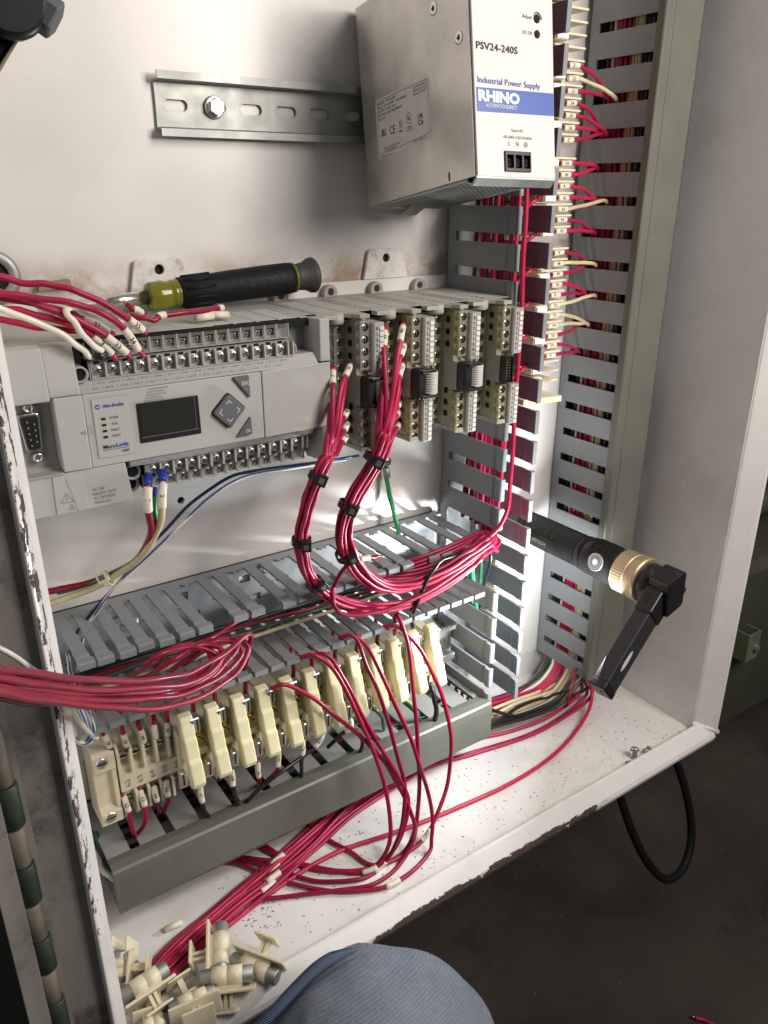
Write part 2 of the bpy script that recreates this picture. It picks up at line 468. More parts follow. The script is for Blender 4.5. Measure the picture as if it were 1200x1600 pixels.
def _scratch(nt):
    mp = nt.nodes.new('ShaderNodeMapping'); mp.inputs['Scale'].default_value = (1, 2.2, 1); mp.inputs['Rotation'].default_value = (0, 0, .5)
    nt.links.new(nt.nodes.new('ShaderNodeTexCoord').outputs['Object'], mp.inputs[0])
    return nd(nt, 'MULTIPLY', step(nt, noise(nt, 190, 3, .6, mp.outputs[0]), .70, .74), .55)
overlay(mfl, (.14, .12, .10), .6, _scratch)
part("cabinet_floor", MB().box((40, 340, -495), (616, 512, -492)), mfl, enc)
mr = M['white'].copy()
overlay(mr, (.36, .32, .26), .5, lambda nt: nd(nt, 'MULTIPLY', step(nt, noise(nt, 9, 8, .7), .55, .8), .35))
part("right_wall", MB().box((612, 352, -494), (614.5, 515, 330)), mr, enc)
part("left_wall", MB().box((44, 352, -494), (46.5, 515, 330)), M['white'], enc)
part("top_wall", MB().box((40, 352, 330), (616, 515, 333)), M['white'], enc)
# rims: paint chipped down to the dark primer along the outer edges
def rim_mat(lo, hi, axis, thr, sc, win=None):
    q = M['white'].copy()
    def f(nt):
        v, s = wpos(nt)
        mp = nt.nodes.new('ShaderNodeMapping'); mp.inputs['Scale'].default_value = sc
        nt.links.new(v, mp.inputs[0])
        n = noise(nt, 1, 8, .72, mp.outputs[0])
        w = nd(nt, 'MULTIPLY', step(nt, s[axis], lo[0], lo[1]), nd(nt, 'SUBTRACT', 1, step(nt, s[axis], hi[0], hi[1])))
        if win: w = nd(nt, 'MULTIPLY', w, nd(nt, 'MULTIPLY', step(nt, s[win[0]], win[1], win[2]), nd(nt, 'SUBTRACT', 1, step(nt, s[win[0]], win[3], win[4]))))
        return step(nt, nd(nt, 'MULTIPLY', n, w), thr, thr + .012)
    overlay(q, (.065, .044, .035), .75, f)
    return q
mrl = rim_mat((.0440, .0452), (.0492, .0505), 0, .515, (210, 210, 95), (2, -.02, .16, .42, .47))
overlay(mrl, (.33, .27, .20), .5, lambda nt: nd(nt, 'MULTIPLY', step(nt, noise(nt, 16, 8, .75), .55, .8), .4))
part("left_rim", MB().prism([(54, 352), (53.2, 348.5), (51, 345), (47, 337.5), (45.2, 336), (43.6, 338), (44, 343), (49, 354)], 'z', -506, 330), mrl, enc, bev=.8)
mrb = rim_mat((-.030, -.025), (-.0045, .0042), 2, .345, (85, 130, 150), (0, .17, .25, .40, .58))
overlay(mrb, (.40, .34, .25), .45, lambda nt: nd(nt, 'MULTIPLY', step(nt, noise(nt, 30, 8, .75), .55, .75), .5))
part("bottom_rim", MB().prism([(352, -495), (351, -486), (348.5, -484), (346, -484.6), (336.5, -494), (335, -497.5), (336, -502.5), (341, -504), (350, -500)], 'x', 44, 629), mrb, enc, bev=2.2, seg=3)
part("right_rim", MB().prism([(612, 354), (613, 350.5), (615, 348.5), (628, 336.5), (631, 336), (632.6, 338.5), (632, 343), (618, 357), (614.5, 358)], 'z', -493, 330), M['white'], enc, bev=.9)
wb = MB(); random.seed(3)
for i in range(9):
    t = i / 8
    wb.sphere((611.5 + 18 * t, 350.5 - 14.5 * t, -484.5 - 8 * t + random.uniform(-.6, .6)), random.uniform(2.0, 3.0), 8, 6)
mwb = M['white'].copy(); overlay(mwb, (.25, .16, .09), .6, lambda nt: nd(nt, 'MULTIPLY', step(nt, noise(nt, 90, 6, .7), .5, .7), .7))
part("underside", MB().box((46, 352, -512), (612, 515, -506.2)), mat("green_underside", (.045, .06, .032), .6, var=.3, vscale=30), enc)
part("weld_bead", wb, mwb, enc)
# hinge side: folded flange, outer skin
mfg = mat("grimy_enamel", (.27, .25, .225), .45, var=.12, vscale=12)
overlay(mfg, (.03, .026, .022), .7, lambda nt: nd(nt, 'MULTIPLY', step(nt, noise(nt, 17, 8, .75), .50, .68), .75))
part("hinge_flange", MB().prism([(44, 341), (40, 343), (21, 345), (21, 348), (40, 347), (44, 346)], 'z', -520, 330), mfg, enc, bev=.5)
part("outer_skin", MB().box((38, 348, -506), (40, 515, 330)), mfg, enc)
# hinge with alternating knuckles
hg = thing("door_hinge", (18.5, 340, -480), "long piano hinge with green and cream painted knuckles along the left rim", "hinge")
mg = mat("green_machine_paint", (.040, .055, .038), .5, var=.25, vscale=40); mc = mat("cream_hinge_paint", (.20, .175, .13), .5, var=.25, vscale=50)
for mm_ in (mg, mc): overlay(mm_, (.02, .018, .015), .7, lambda nt: nd(nt, 'MULTIPLY', step(nt, noise(nt, 60, 8, .7), .56, .72), .8))
zs = [at(70, v, 340)[2] for v in (1110, 1202, 1272, 1335, 1399, 1459, 1515, 1567, 1620)]
for i in range(len(zs) - 1):
    xo = 18.5 + (.6 if i % 2 else -.4)
    k = MB().lathe((xo, 340, zs[i] - .5), (0, 0, -1), [(0, 4.3), (.6, 4.9), (zs[i] - zs[i + 1] - 1.6, 4.9), (zs[i] - zs[i + 1] - 1, 4.3)], 16)
    part("knuckle", k, mc if i % 2 == 0 else mg, hg)
part("pin", MB().cyl((18.5, 340, -560), (18.5, 340, 200), 2.2), M['dark'], hg)
part("leaf", MB().box((19, 342, -540), (26, 344, 200)), mfg, hg)
dr = thing("cabinet_door", (10, 338, -480), "cream edge of the cabinet door swung fully open at the far left", "door")
part("door_edge", MB().prism([(4.6, 334), (15, 336), (15, 340), (6, 342)], 'z', -560, 200), mfg, dr, bev=.6)
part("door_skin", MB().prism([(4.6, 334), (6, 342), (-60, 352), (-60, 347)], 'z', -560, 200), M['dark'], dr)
# ------------------------------------------------------------------ slotted wire ducts
def finger_mesh(body, tip, mp, m_, nub=True, d0=11, d1=78):
    """mp maps (s along the duct, d out from the panel, n outward) to cabinet axes"""
    prof = [(d0, 0), (d1 - 11, 0), (d1 - 9, -1), (d1 - 7, -1), (d1 - 5.5, .8), (d1 - 1, .8), (d1, 0), (d1, -4), (d1 - 1.5, -4.2), (d1 - 2.5, -2.4), (d1 - 10, -2.6), (d1 - 12, -1.8), (d0, -1.8)]
    hb, ht = body / 2, tip / 2
    def wd(d): return hb if d <= d1 - 11 else (ht if d >= d1 - 7 else hb + (ht - hb) * (d - d1 + 11) / 4)
    mb = MB(); n = len(prof)
    vs = [mp(-wd(p[0]), p[0], p[1]) for p in prof] + [mp(wd(p[0]), p[0], p[1]) for p in prof]
    fs = [(i, (i + 1) % n, n + (i + 1) % n, n + i) for i in range(n)] + [tuple(range(n))[::-1], tuple(range(n, 2 * n))]
    mb.add(vs, fs)
    if nub:
        dm = d0 + (d1 - d0) * .46
        for sg in (-1, 1):
            q = [(sg * (hb - .1), dm - 2.6), (sg * (hb + 1.1), dm - .8), (sg * (hb + 1.1), dm + .8), (sg * (hb - .1), dm + 2.6)]
            mb.add([mp(a, b, -.1) for a, b in q] + [mp(a, b, -1.7) for a, b in q], [(0, 1, 2, 3), (7, 6, 5, 4), (0, 4, 5, 1), (1, 5, 6, 2), (2, 6, 7, 3), (3, 7, 4, 0)])
    me = mb.mesh("finger", m_)
    return me
def place(name, me, parent, p, label=None):
    o = bpy.data.objects.new(name, me); COL.objects.link(o); o.parent = parent
    o.location = P(p) - wl(parent)
    if label: o['label'] = label
    return o
up = lambda s, d, n: (s, -d, n)
dn = lambda s, d, n: (s, -d, -n)
lf = lambda s, d, n: (-n, -d, s)
rt = lambda s, d, n: (n, -d, s)
# duct above the terminal strip (open, some fingers snapped off)
da = thing("wire_duct", (236, 508, -288), "open grey slotted wire duct with snapped-off fingers under the controller", "wire duct", "grey slotted wire ducts")
base = MB().hbox((72, 504.6, -313), (402, 506.4, -262), [(112 + 50 * k, -279, 121 + 50 * k, -273) for k in range(6)] + [(120 + 50 * k, -297, 129 + 50 * k, -291) for k in range(6)], 1)
part("base", base, M['duct'], da)
part("upper_strip", MB().box((72, 496.5, -263.8), (402, 506.4, -262)), M['duct'], da)
part("lower_strip", MB().box((72, 496.5, -313), (405, 506.4, -311.2)), M['duct'], da)
fu = finger_mesh(7.8, 10.0, up, M['duct']); fd = finger_mesh(7.8, 10.0, dn, M['duct'])
gone = {7, 10, 13, 16, 20, 23}
for k in range(26):
    x = 79.5 + 12.53 * k
    if k not in gone:
        f_ = place("finger", fu, da, (x, 508, -262)); f_.rotation_euler = (random.uniform(-.015, .015), 0, random.uniform(-.012, .012))
    else:
        st = MB(); st.add([(x - 4.2, 496.6, -262), (x + 4.2, 496.6, -262), (x + 3.6, 494.2, -262.1), (x + 1.5, 495.5, -262), (x - .5, 493.6, -262.2), (x - 3.2, 495.2, -262),
                           (x - 4.2, 496.6, -263.8), (x + 4.2, 496.6, -263.8), (x + 3.6, 494.6, -263.8), (x + 1.5, 495.8, -263.8), (x - .5, 494.0, -263.8), (x - 3.2, 495.5, -263.8)],
                          [(0, 1, 2, 3, 4, 5), (11, 10, 9, 8, 7, 6), (1, 7, 8, 2), (2, 8, 9, 3), (3, 9, 10, 4), (4, 10, 11, 5), (5, 11, 6, 0), (0, 6, 7, 1)])
        part("snapped_stub", st, M['duct'], da, label="snapped stub of a missing finger")
    place("finger", fd, da, (x, 508, -313))
for (x, z) in ((129, -285), (233, -272), (345, -285)):
    s = MB().lathe((x, 504.6, z), (0, -1, 0), [(0, 4.2), (1, 4.2), (1.2, 3.4), (3.0, 3.0), (3.4, 1.2)], 12)
    part("mounting_screw", s, M['screw'], da)
# duct below the terminal strip, lid on
db = thing("wire_duct", (240, 508, -440), "grey wire duct with an olive snap-on lid below the terminal strip", "wire duct", "grey slotted wire ducts")
mdb = mat("warm_grey_pvc", (.27, .27, .26), .4, var=.06, vscale=40)
part("base", MB().box((74, 504.6, -460), (408, 506.4, -423)), mdb, db)
part("upper_strip", MB().box((74, 495, -424.8), (408, 506.4, -423)), mdb, db)
part("lower_wall", MB().box((74, 434, -461), (408, 504.5, -459.2)), mdb, db)
fb = MB().prism([(-9.2, -13.1), (9.2, -13.1), (9.2, -72.5), (7.6, -75), (-7.6, -75), (-9.2, -72.5)], 'z', -1.8, 0).mesh("finger", mdb)
for k in range(-1, 13):
    xc = 93.5 + 25.4 * k + 12.7
    if xc + 9.2 > 408 or xc - 9.2 < 74:
        a, b = max(xc - 9.2, 74), min(xc + 9.2, 408)
        part("finger", MB().box((a, 433, -424.8), (b, 495, -423)), mdb, db); continue
    place("finger", fb, db, (xc, 508, -423))
part("front_wall", MB().box((74, 431.2, -459), (408, 433, -424.9)), mdb, db)
part("lid", MB().prism([(441, -422.8), (434, -421.4), (427, -421.4), (425.4, -423), (424.6, -429), (424.6, -456), (426, -459.5), (427.6, -459.5), (427.2, -456), (427.2, -425), (434, -422.8)], 'x', 73.5, 409.5), M['cover'], db, bev=.3)
# left upright duct, no lid
d1 = thing("wire_duct", (427, 508, -150), "tall grey wire duct without lid beside the expansion modules", "wire duct", "grey slotted wire ducts")
part("base", MB().box((411, 504.6, -440), (444, 506.4, 260)), M['duct'], d1)
for (x0, x1) in ((409.1, 410.9), (444.2, 446)):
    part("side_strip", MB().box((x0, 497, -440), (x1, 506.4, 260)), M['duct'], d1)
fl_ = finger_mesh(18.6, 18.6, lf, M['duct'], False); fr_ = finger_mesh(18.6, 18.6, rt, M['duct'], False)
for k in range(-11, 16):
    z = -43.95 - 25.4 * k
    if z < -430: continue
    if k not in (9, 10): place("finger", fl_, d1, (409.1, 508, z))
    place("finger", fr_, d1, (446, 508, z))
# right upright duct, lid on
d2 = thing("wire_duct", (569, 508, -150), "tall grey wire duct with olive lid against the right wall", "wire duct", "grey slotted wire ducts")
part("base", MB().box((551, 504.6, -458), (588, 506.4, 260)), M['duct'], d2)
part("side_strip", MB().box((549, 498, -458), (550.8, 506.4, 260)), M['duct'], d2)
part("right_side", MB().box((587.5, 436, -458), (589.3, 506.4, 260)), M['duct'], d2)
zs2 = [120.1 - 25.43 * k for k in range(-5, 23)]
hl = MB().prism([(-10, -9.2), (-68.5, -9.2), (-71.6, -6.8), (-71.6, 6.8), (-68.5, 9.2), (-10, 9.2)], 'x', 0, 1.8).mesh("finger", M['duct'])
for k in range(len(zs2) - 1):
    place("finger", hl, d2, (549, 508, (zs2[k] + zs2[k + 1]) / 2))
part("front_strip", MB().box((550.9, 436.4, -458), (553, 438.0, 260)), M['duct'], d2)
part("end_finger", MB().box((549, 436.4, -458), (550.8, 498, zs2[-1] - 3.5)), M['duct'], d2)
part("lid", MB().prism([(547.2, 441), (547.2, 434.6), (548.4, 433.4), (556.5, 433.4), (557, 432.6), (581, 432.6), (581.5, 433.4), (590.2, 433.4), (591.2, 434.6), (591.2, 441), (589.8, 441), (589.8, 435.4), (548.8, 435.4), (548.8, 441)], 'z', -457, 260), M['cover'], d2, bev=.25)
# ------------------------------------------------------------------ upper mounting rail
def rail(name, x0, x1, Yb, zc, label, slots, m_, stand=None, corr=False):
    r = thing(name, ((x0 + x1) / 2, Yb, zc), label, "mounting rail")
    h = 17.5; t = 1.1
    webh = [(a, zc - 3.1, b, zc + 3.1) for a, b in slots]
    w = MB().hbox((x0, Yb - t, zc - 13.2), (x1, Yb, zc + 13.2), webh, 1)
    for sg in (-1, 1):
        w.prism([(Yb - t, zc + sg * 12.3), (Yb - 6.4, zc + sg * 12.3), (Yb - 7.5, zc + sg * 13.2), (Yb - 7.5, zc + sg * h), (Yb - 6.4, zc + sg * h), (Yb - 6.4, zc + sg * 13.4), (Yb, zc + sg * 13.4), (Yb, zc + sg * 13.2), (Yb - t, zc + sg * 13.2)], 'x', x0, x1)
    part("rail_profile", w, m_, r, bev=.25, seg=2)
    for (a, b) in slots:
        # rounded slot ends
        rr = MB()
        for xe, sg in ((a, 1), (b, -1)):
            for sz in (-1, 1):
                rr.add([(xe, Yb - t, zc + sz * 3.1), (xe + sg * 2.4, Yb - t, zc + sz * 3.1), (xe + sg * .8, Yb - t, zc + sz * 2.3), (xe, Yb - t, zc + sz * .9),
                        (xe, Yb, zc + sz * 3.1), (xe + sg * 2.4, Yb, zc + sz * 3.1), (xe + sg * .8, Yb, zc + sz * 2.3), (xe, Yb, zc + sz * .9)],
                       [(0, 1, 2, 3), (7, 6, 5, 4), (0, 4, 5, 1), (1, 5, 6, 2), (2, 6, 7, 3), (3, 7, 4, 0)])
        part("slot_end", rr, m_, r)
    return r
x0 = 184.4; zc = 48.2
sl = [(x0 + 5 + 25 * k, x0 + 20 + 25 * k) for k in range(8)]
ra = rail("mounting_rail", x0, 395, 510.8, zc, "bare zinc mounting rail with oblong slots on the upper back wall", sl, M['zinc'])
b = MB().lathe((x0 + 37, 509, zc), (0, -1, 0), [(0, 6.6), (1.2, 6.6), (1.5, 6.0), (1.6, 5.2)], 20)
hx = [(x0 + 37 + 5.2 * math.cos(math.pi / 6 + math.pi / 3 * i), zc + 5.2 * math.sin(math.pi / 6 + math.pi / 3 * i)) for i in range(6)]
b.prism([(q[0], q[1]) for q in hx], 'y', 507.4, 503.4)
bo = part("hex_bolt", b, M['screw'], ra, bev=.5)
part("bolt_socket", MB().lathe((x0 + 37, 503.3, zc), (0, -1, 0), [(0, 3.4), (.3, 3.0), (-.7, 2.2)], 14), M['steel'], ra)
# ------------------------------------------------------------------ power supply, nose tilted up on the rail
R_X, U_Z = (1, 0, 0), (0, 0, 1)
_w = Vector((-.156, .017, -.012))
ps = thing("power_supply", (321.54, 374.61, 5.83), "silver cased power supply hanging tilted from the upper rail, blue band on its face", "power supply", rot=Matrix.Rotation(_w.length, 4, _w.normalized()).to_euler())
D = 114.6; H = 125; Wd = 63
c = MB()
c.box((0, .8, 2.5), (1.2, D, H)); c.box((Wd - 1.2, .8, 2.5), (Wd, D, H)); c.box((1.2, D - 1.2, 2), (Wd - 1.2, D, H)); c.box((1.2, 1, H - 1.2), (Wd - 1.2, D - 1.2, H))
part("casing", c, M['alu'], ps, True, bev=.35)
g = MB(); hs = []
for i in range(13):
    for j in range(24):
        y0 = 14 + 4.0 * j
        hs.append((3.5 + 4.35 * i, y0, 3.5 + 4.35 * i + 3.0, y0 + 2.9))
g.hbox((1.2, 9, 1.2), (Wd - 1.2, D - 1.2, 2.4), hs, 2)
part("perforated_base", g, M['zinc'], ps, True)
part("inner_shade_board", MB().box((2, 12, 8), (Wd - 2, D - 3, 10)), M['dark'], ps, True)
part("front_chin", MB().prism([(.4, 3), (-.6, 3), (-.6, 1.5), (3.5, -2.2), (9.2, -.2), (9.2, 1.2), (4, -.6), (.4, 2.6)], 'x', .2, Wd - .2), M['zinc'], ps, True, bev=.3)
part("chin_slot", MB().box((36, 5.2, -1.9), (52, 8.4, -.2)), M['dark'], ps, True)
part("rail_latch", MB().prism([(96, 1.2), (112, -3.5), (113.5, -3.5), (113.5, -1.8), (98, 2)], 'x', 24, 38), M['zinc'], ps, True, bev=.4)
f = MB().hbox((.9, -.9, 2.6), (Wd - .2, .6, H), [(21.5, 5.6, 42.1, 16.8)], 1)
part("front_face", f, M['pface'], ps, True, bev=.25)
part("blue_band", MB().prism([(2, 36.8), (62.4, 38), (62.4, 50.4), (2, 49.3)], 'y', -1.05, -.9), M['pblue'], ps, True)
# the three-pole input socket
sk = MB().hbox((21.5, -2.0, 5.6), (42.1, 9, 16.8), [(23 + 6.6 * k, 7.6, 28 + 6.6 * k, 14.6) for k in range(3)], 1)
so = part("input_socket", sk, M['blk'], ps, True, bev=.25)
for k in range(3):
    part("pole", MB().lathe((25.5 + 6.6 * k, 3, 10.8), (0, -1, 0), [(0, 2.6), (3.0, 2.6), (3.4, 2.2), (2.0, 1.6)], 14), M['dark'], so, True)
for z, h in ((89.1, 2.1), (81, 1.9)):
    part("adjust_hole", MB().lathe((49.9, -.95, z), (0, 1, 0), [(-.25, h + .35), (-.3, h), (0, h - .2)], 16), M['dark'], ps, True)
T = lambda s, x, z, h, m_, **k: text(s, (x, -1.08, z), R_X, U_Z, h, m_, ps, True, **k)
T("PSV24-240S", 18.5, 70.5, 3.7, M['ink'], fit=31, bold=.012)
T("Industrial Power Supply", 27.2, 53.2, 3.3, M['inkb'], fit=48)
T("RHINO", 18.8, 44.9, 5.4, M['pwhite'], bold=.05, fit=31.5)
T("AUTOMATIONDIRECT", 20.5, 40.3, 2.0, M['pwhite'], fit=24)
T("Input AC", 32.3, 28.2, 1.7, M['ink'], fit=9.4)
T("100-240V~3.2A 50-60Hz", 32.3, 24.4, 1.6, M['ink'], fit=22.4)
T("L", 25.4, 20.8, 2.2, M['ink']); T("N", 32, 20.8, 2.2, M['ink'])
T("Adjust", 42.3, 89.2, 1.9, M['ink'], fit=7.6); T("DC OK", 42.3, 80.9, 1.9, M['ink'], fit=7.6)
gs = MB()
gs.lathe((38.7, -1.0, 20.8), (0, -1, 0), [(0, 1.5), (.06, 1.5), (.06, 1.15), (0, 1.15)], 18, cap=False)
gs.box((37.9, -1.06, 20.55), (39.5, -1.0, 20.75)); gs.box((38.6, -1.06, 20.7), (38.8, -1.0, 21.6)); gs.box((38.2, -1.06, 20.15), (39.2, -1.0, 20.32))
part("ground_symbol", gs, M['ink'], ps, True)
ar = MB()
for i in range(9):
    a = math.radians(150 - 17 * i); r0, r1 = 2.9, 2.95 + .12 * i
    a2 = a - math.radians(15)
    ar.add([(49.9 + r * math.cos(q), -1.02, 89.1 + r * math.sin(q)) for r, q in ((r0, a), (r1 + .25, a), (r1 + .35, a2), (r0, a2))], [(0, 1, 2, 3)])
part("adjust_scale", ar, M['ink'], ps, True)
# casing screws and the slot on the left side
for (y, z) in ((9.8, 77), (31.7, 98.5), (60, 118)):
    s = MB().lathe((-.02, y, z), (-1, 0, 0), [(0, 3.7), (.05, 3.7), (.5, 3.1), (.6, 1.4), (.25, 1.2)], 18)
    q = part("casing_screw", s, M['screw'], ps, True)
    x = MB(); x.box((-.75, y - 1.3, z - .3), (-.55, y + 1.3, z + .3)); x.box((-.751, y - .3, z - 1.3), (-.551, y + .3, z + 1.3))
    part("cross_slot", x, M['dark'], q, True)
part("casing_slot", MB().box((-.12, 23.7, 3.9), (.3, 25.1, 8.8)), M['dark'], ps, True)
# rating label
lb = MB().prism([(39.6, 32.5), (41, 31), (97, 29.3), (98.6, 30.6), (98.2, 64.4), (97, 65.7), (40.8, 65.2), (39.3, 63.8)], 'x', -.12, -.01)
lab = part("rating_label", lb, M['silverlab'], ps, True)
LY, LZ = (0, -1, 0), (0, 0, 1)
L = lambda s, y, z, h, **k: text(s, (-.13, y, z), LY, LZ, h, M['ink'], lab, True, **k)
L("MODEL:  PSV24-240S", 85.6, 62.6, 1.7, fit=21); L("INPUT:  AC 100-240V ~ 3.2A 50-60Hz", 79.5, 60.2, 1.5, fit=33)
L("OUTPUT:  24V DC 10A", 86, 57.9, 1.5, fit=20); L("S/N: PSV24-240S 02233M0102", 82, 55.5, 1.5, fit=28); L("REV.: 00", 92, 53.2, 1.4, fit=8)
L("AUTOMATIONDIRECT", 49, 62.6, 1.2, fit=14); L("3505 Hutchinson Road", 48.8, 60.7, 1.2, fit=14); L("Cumming, GA 30040", 49.4, 58.8, 1.2, fit=13)
L("CE", 80.5, 44, 5, fit=6.6); L("UK", 49.6, 45.4, 3.0, bold=.01); L("CA", 49.6, 41.8, 3.0, bold=.01)
L("UL", 61.8, 47, 2.6, bold=.01, fit=2.8); L("LISTED", 61.6, 41.8, 1.2, fit=5); L("IND. CONT. EQ.", 61.4, 40.2, .9, fit=8)
L("RU", 90.6, 44.6, 4, bold=.03, fit=4.2); L("c", 93.6, 43.4, 1.6); L("us", 87.6, 43.4, 1.4)
L("READ THE INSTALLATION", 82, 35.2, 1.1, fit=18); L("MANUAL CAREFULLY", 84, 33.6, 1.1, fit=14); L("automationdirect.com", 89, 30.6, 1.1, fit=14)
L("MADE IN CHINA  D/N", 51, 32.6, 1.2, fit=14)
fr = MB()
for (a, b_) in (((96.4, 64.4), (41, 64.2)), ((41, 64.2), (41.6, 34.2)), ((41.6, 34.2), (97, 32)), ((97, 32), (96.4, 64.4))):
    d_ = Vector((0, b_[0] - a[0], b_[1] - a[1])).normalized(); n_ = Vector((0, -d_.z, d_.y)) * .16
    fr.add([(-.13, a[0] - n_.y, a[1] - n_.z), (-.13, b_[0] - n_.y, b_[1] - n_.z), (-.13, b_[0] + n_.y, b_[1] + n_.z), (-.13, a[0] + n_.y, a[1] + n_.z)], [(0, 1, 2, 3)])
# ring round UL, crossed bin
for i in range(20):
    a, b_ = 2 * math.pi * i / 20, 2 * math.pi * (i + 1) / 20
    fr.add([(-.13, 61.8 - r * math.cos(q), 47 + r * 1.15 * math.sin(q)) for r, q in ((2.5, a), (2.85, a), (2.85, b_), (2.5, b_))], [(0, 1, 2, 3)])
for (a, b_) in (((73, 48), (69.6, 43)), ((69.6, 48), (73, 43)), ((72.6, 47), (72, 43.4)), ((70, 47), (70.6, 43.4)), ((73, 47), (69.6, 47))):
    d_ = Vector((0, b_[0] - a[0], b_[1] - a[1])).normalized(); n_ = Vector((0, -d_.z, d_.y)) * .14
    fr.add([(-.135, a[0] - n_.y, a[1] - n_.z), (-.135, b_[0] - n_.y, b_[1] - n_.z), (-.135, b_[0] + n_.y, b_[1] + n_.z), (-.135, a[0] + n_.y, a[1] + n_.z)], [(0, 1, 2, 3)])
fr.add([(-.135, 73.2, 41.2), (-.135, 69.4, 41.2), (-.135, 69.4, 42), (-.135, 73.2, 42)], [(0, 1, 2, 3)])
part("label_print", fr, M['ink'], lab, True)
# ------------------------------------------------------------------ the controller
plc = thing("logic_controller", (153, 460, -160), "light grey programmable controller with small display and four way keypad", "controller")
PX0, PX1 = 62.0, 245.0
body = MB()
body.box((PX0, 434, -159), (PX1, 507.6, -72.4))
top = MB()
th = [(190 + 5.2 * 0, 0, 0, 0)]
th = [(176 + 14.5 * i, 428 + 5.0 * j, 188.5 + 14.5 * i, 430.2 + 5.0 * j) for i in range(4) for j in range(9)] + [(100 + 14.5 * i, 434 + 5.0 * j, 112.5 + 14.5 * i, 436.2 + 5.0 * j) for i in range(5) for j in range(7)]
top.hbox((PX0, 434, -71.0), (PX1, 507.6, -70.6), th, 2)
body.v = [(q_[0], q_[1], min(q_[2], -75.5)) for q_ in body.v]
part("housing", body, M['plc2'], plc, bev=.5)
part("inner_shade_board", MB().box((PX0 + 2, 426, -75.4), (PX1 - 2, 506, -71.5)), M['dark'], plc)  # dark slab put in as the shade under the vents
part("top_skirt", MB().box((PX0, 434, -75.5), (PX1, 436, -71)).box((PX1 - 1.5, 436, -75.5), (PX1, 507, -71)), M['plc2'], plc)
part("vented_top", top, M['plc'], plc)
# label shelf above the display: slopes back towards the upper terminals
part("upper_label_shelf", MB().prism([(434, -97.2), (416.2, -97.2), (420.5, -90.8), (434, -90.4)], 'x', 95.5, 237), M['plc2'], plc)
part("upper_left_block", MB().prism([(434, -97), (415.2, -97), (415.2, -93), (418.5, -72), (421, -70.8), (434, -70.8)], 'x', 80.2, 95.4), M['plc'], plc, bev=.5)
part("port_hood", MB().prism([(434, -98.2), (413.6, -98.2), (413.4, -95), (416, -72), (419, -70.4), (434, -70.4)], 'x', PX0, 80), M['plc'], plc, bev=.6)
part("front_cover", MB().prism([(96.2, -97.4), (198, -97.6), (198, -137.4), (96.2, -137)], 'y', 415.2, 434), M['plc'], plc, bev=.5)
part("right_cover", MB().prism([(198.3, -97.4), (244.8, -96.6), (244.8, -137.2), (198.3, -137.4)], 'y', 414.8, 434), M['plc'], plc, bev=.5)
part("left_cover", MB().prism([(81.6, -97.2), (96, -97.3), (96, -136.9), (81.6, -136.6)], 'y', 414.4, 434), M['plc'], plc, bev=.6)
part("latch_notch", MB().box((96.3, 415.3, -119), (99.2, 414.95, -113.8)), M['plc2'], plc)
part("port_recess", MB().prism([(422, -136.5), (426, -134.5), (426, -98.4), (434, -98.4), (434, -137.5), (414.2, -137.5), (414.2, -136.5)], 'x', PX0, 81.4), M['plc2'], plc)
part("lower_left_cover", MB().prism([(PX0, -137.2), (113.6, -137.3), (116, -159.6), (PX0, -159.6)], 'y', 415.4, 434), M['plc'], plc, bev=.5)
dd = part("power_door", MB().prism([(75.2, -138), (90.7, -138.0), (91.2, -159.3), (74.6, -159.3)], 'y', 414.7, 415.5), M['plc'], plc, bev=.25)
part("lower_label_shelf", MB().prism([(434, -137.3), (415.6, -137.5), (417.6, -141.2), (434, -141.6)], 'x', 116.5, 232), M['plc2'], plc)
part("upper_right_corner", MB().prism([(236.8, 434), (236.8, 421), (238.5, 415.6), (244.8, 414.8), (244.8, 434)], 'z', -96.2, -70.6), M['plc'], plc, bev=.5)
part("lower_right_corner", MB().prism([(241, 434), (234.5, 431), (238.8, 416.2), (240.2, 414.8), (244.8, 414.8), (244.8, 434)], 'z', -160, -137.6), M['plc'], plc, bev=.5)
part("seam", MB().box((244.3, 414.6, -96.6), (237, 415.2, -96.3)), M['dark'], plc)
for (x, Y, z, r) in ((223.8, 427.5, -89.5, 4.2), (220, 430, -80.5, 3.6), (97.3, 418.2, -87.6, 3.4), (231.5, 427, -145.6, 3.6), (224.5, 431, -152.5, 3.4), (119.6, 424, -146.5, 3.6), (119.8, 431, -156, 3.8)):
    part("mounting_hole", MB().lathe((x, 434.2, z), (0, -1, 0), [(0, r + 1.2), (434.2 - Y, r + 1.1), (434.2 - Y + .05, r), (1, r * .8)], 18), M['plc2'], plc)
    part("hole_shade", MB().cyl((x, 433.5, z), (x, Y + 1.2, z), r * .95, 16), M['dark'], plc)  # dark plug imitating the shade inside the hole
def terminal_bank(name, x0, n, pitch, zs, Ys, z_out, half, up_side):
    """two stepped rows of screw clamps; row 0 is the one nearest the display"""
    t = MB(); x1 = x0 + pitch * (n - .5)
    s = 1 if up_side else -1
    xa, xb = x0 - pitch * .62, x0 + pitch * (n + .0)
    for r in range(2):
        za, zb = zs[r] - 4.0, zs[r] + 4.0
        t.box((xa, Ys[r] + 2.0, za), (xb, 434, zb))
        off = half * r
        for k in range(n + 1):
            xx = x0 + off + pitch * (k - .5)
            if xx > xb + .1: break
            t.box((xx - .5, Ys[r] - 1.6, za), (xx + .5, Ys[r] + 2.0, zb))
        t.box((xa, Ys[r] - 1.2, zs[r] - s * 4.6), (xb, Ys[r] + 2.0, zs[r] - s * 4.0))
        t.box((xa, Ys[r] - 1.6, za), (xa + .9, 434, zb)); t.box((xb - .9, Ys[r] - 1.6, za), (xb, 434, zb))
    part(name, t, M['plc'], plc)
    return t
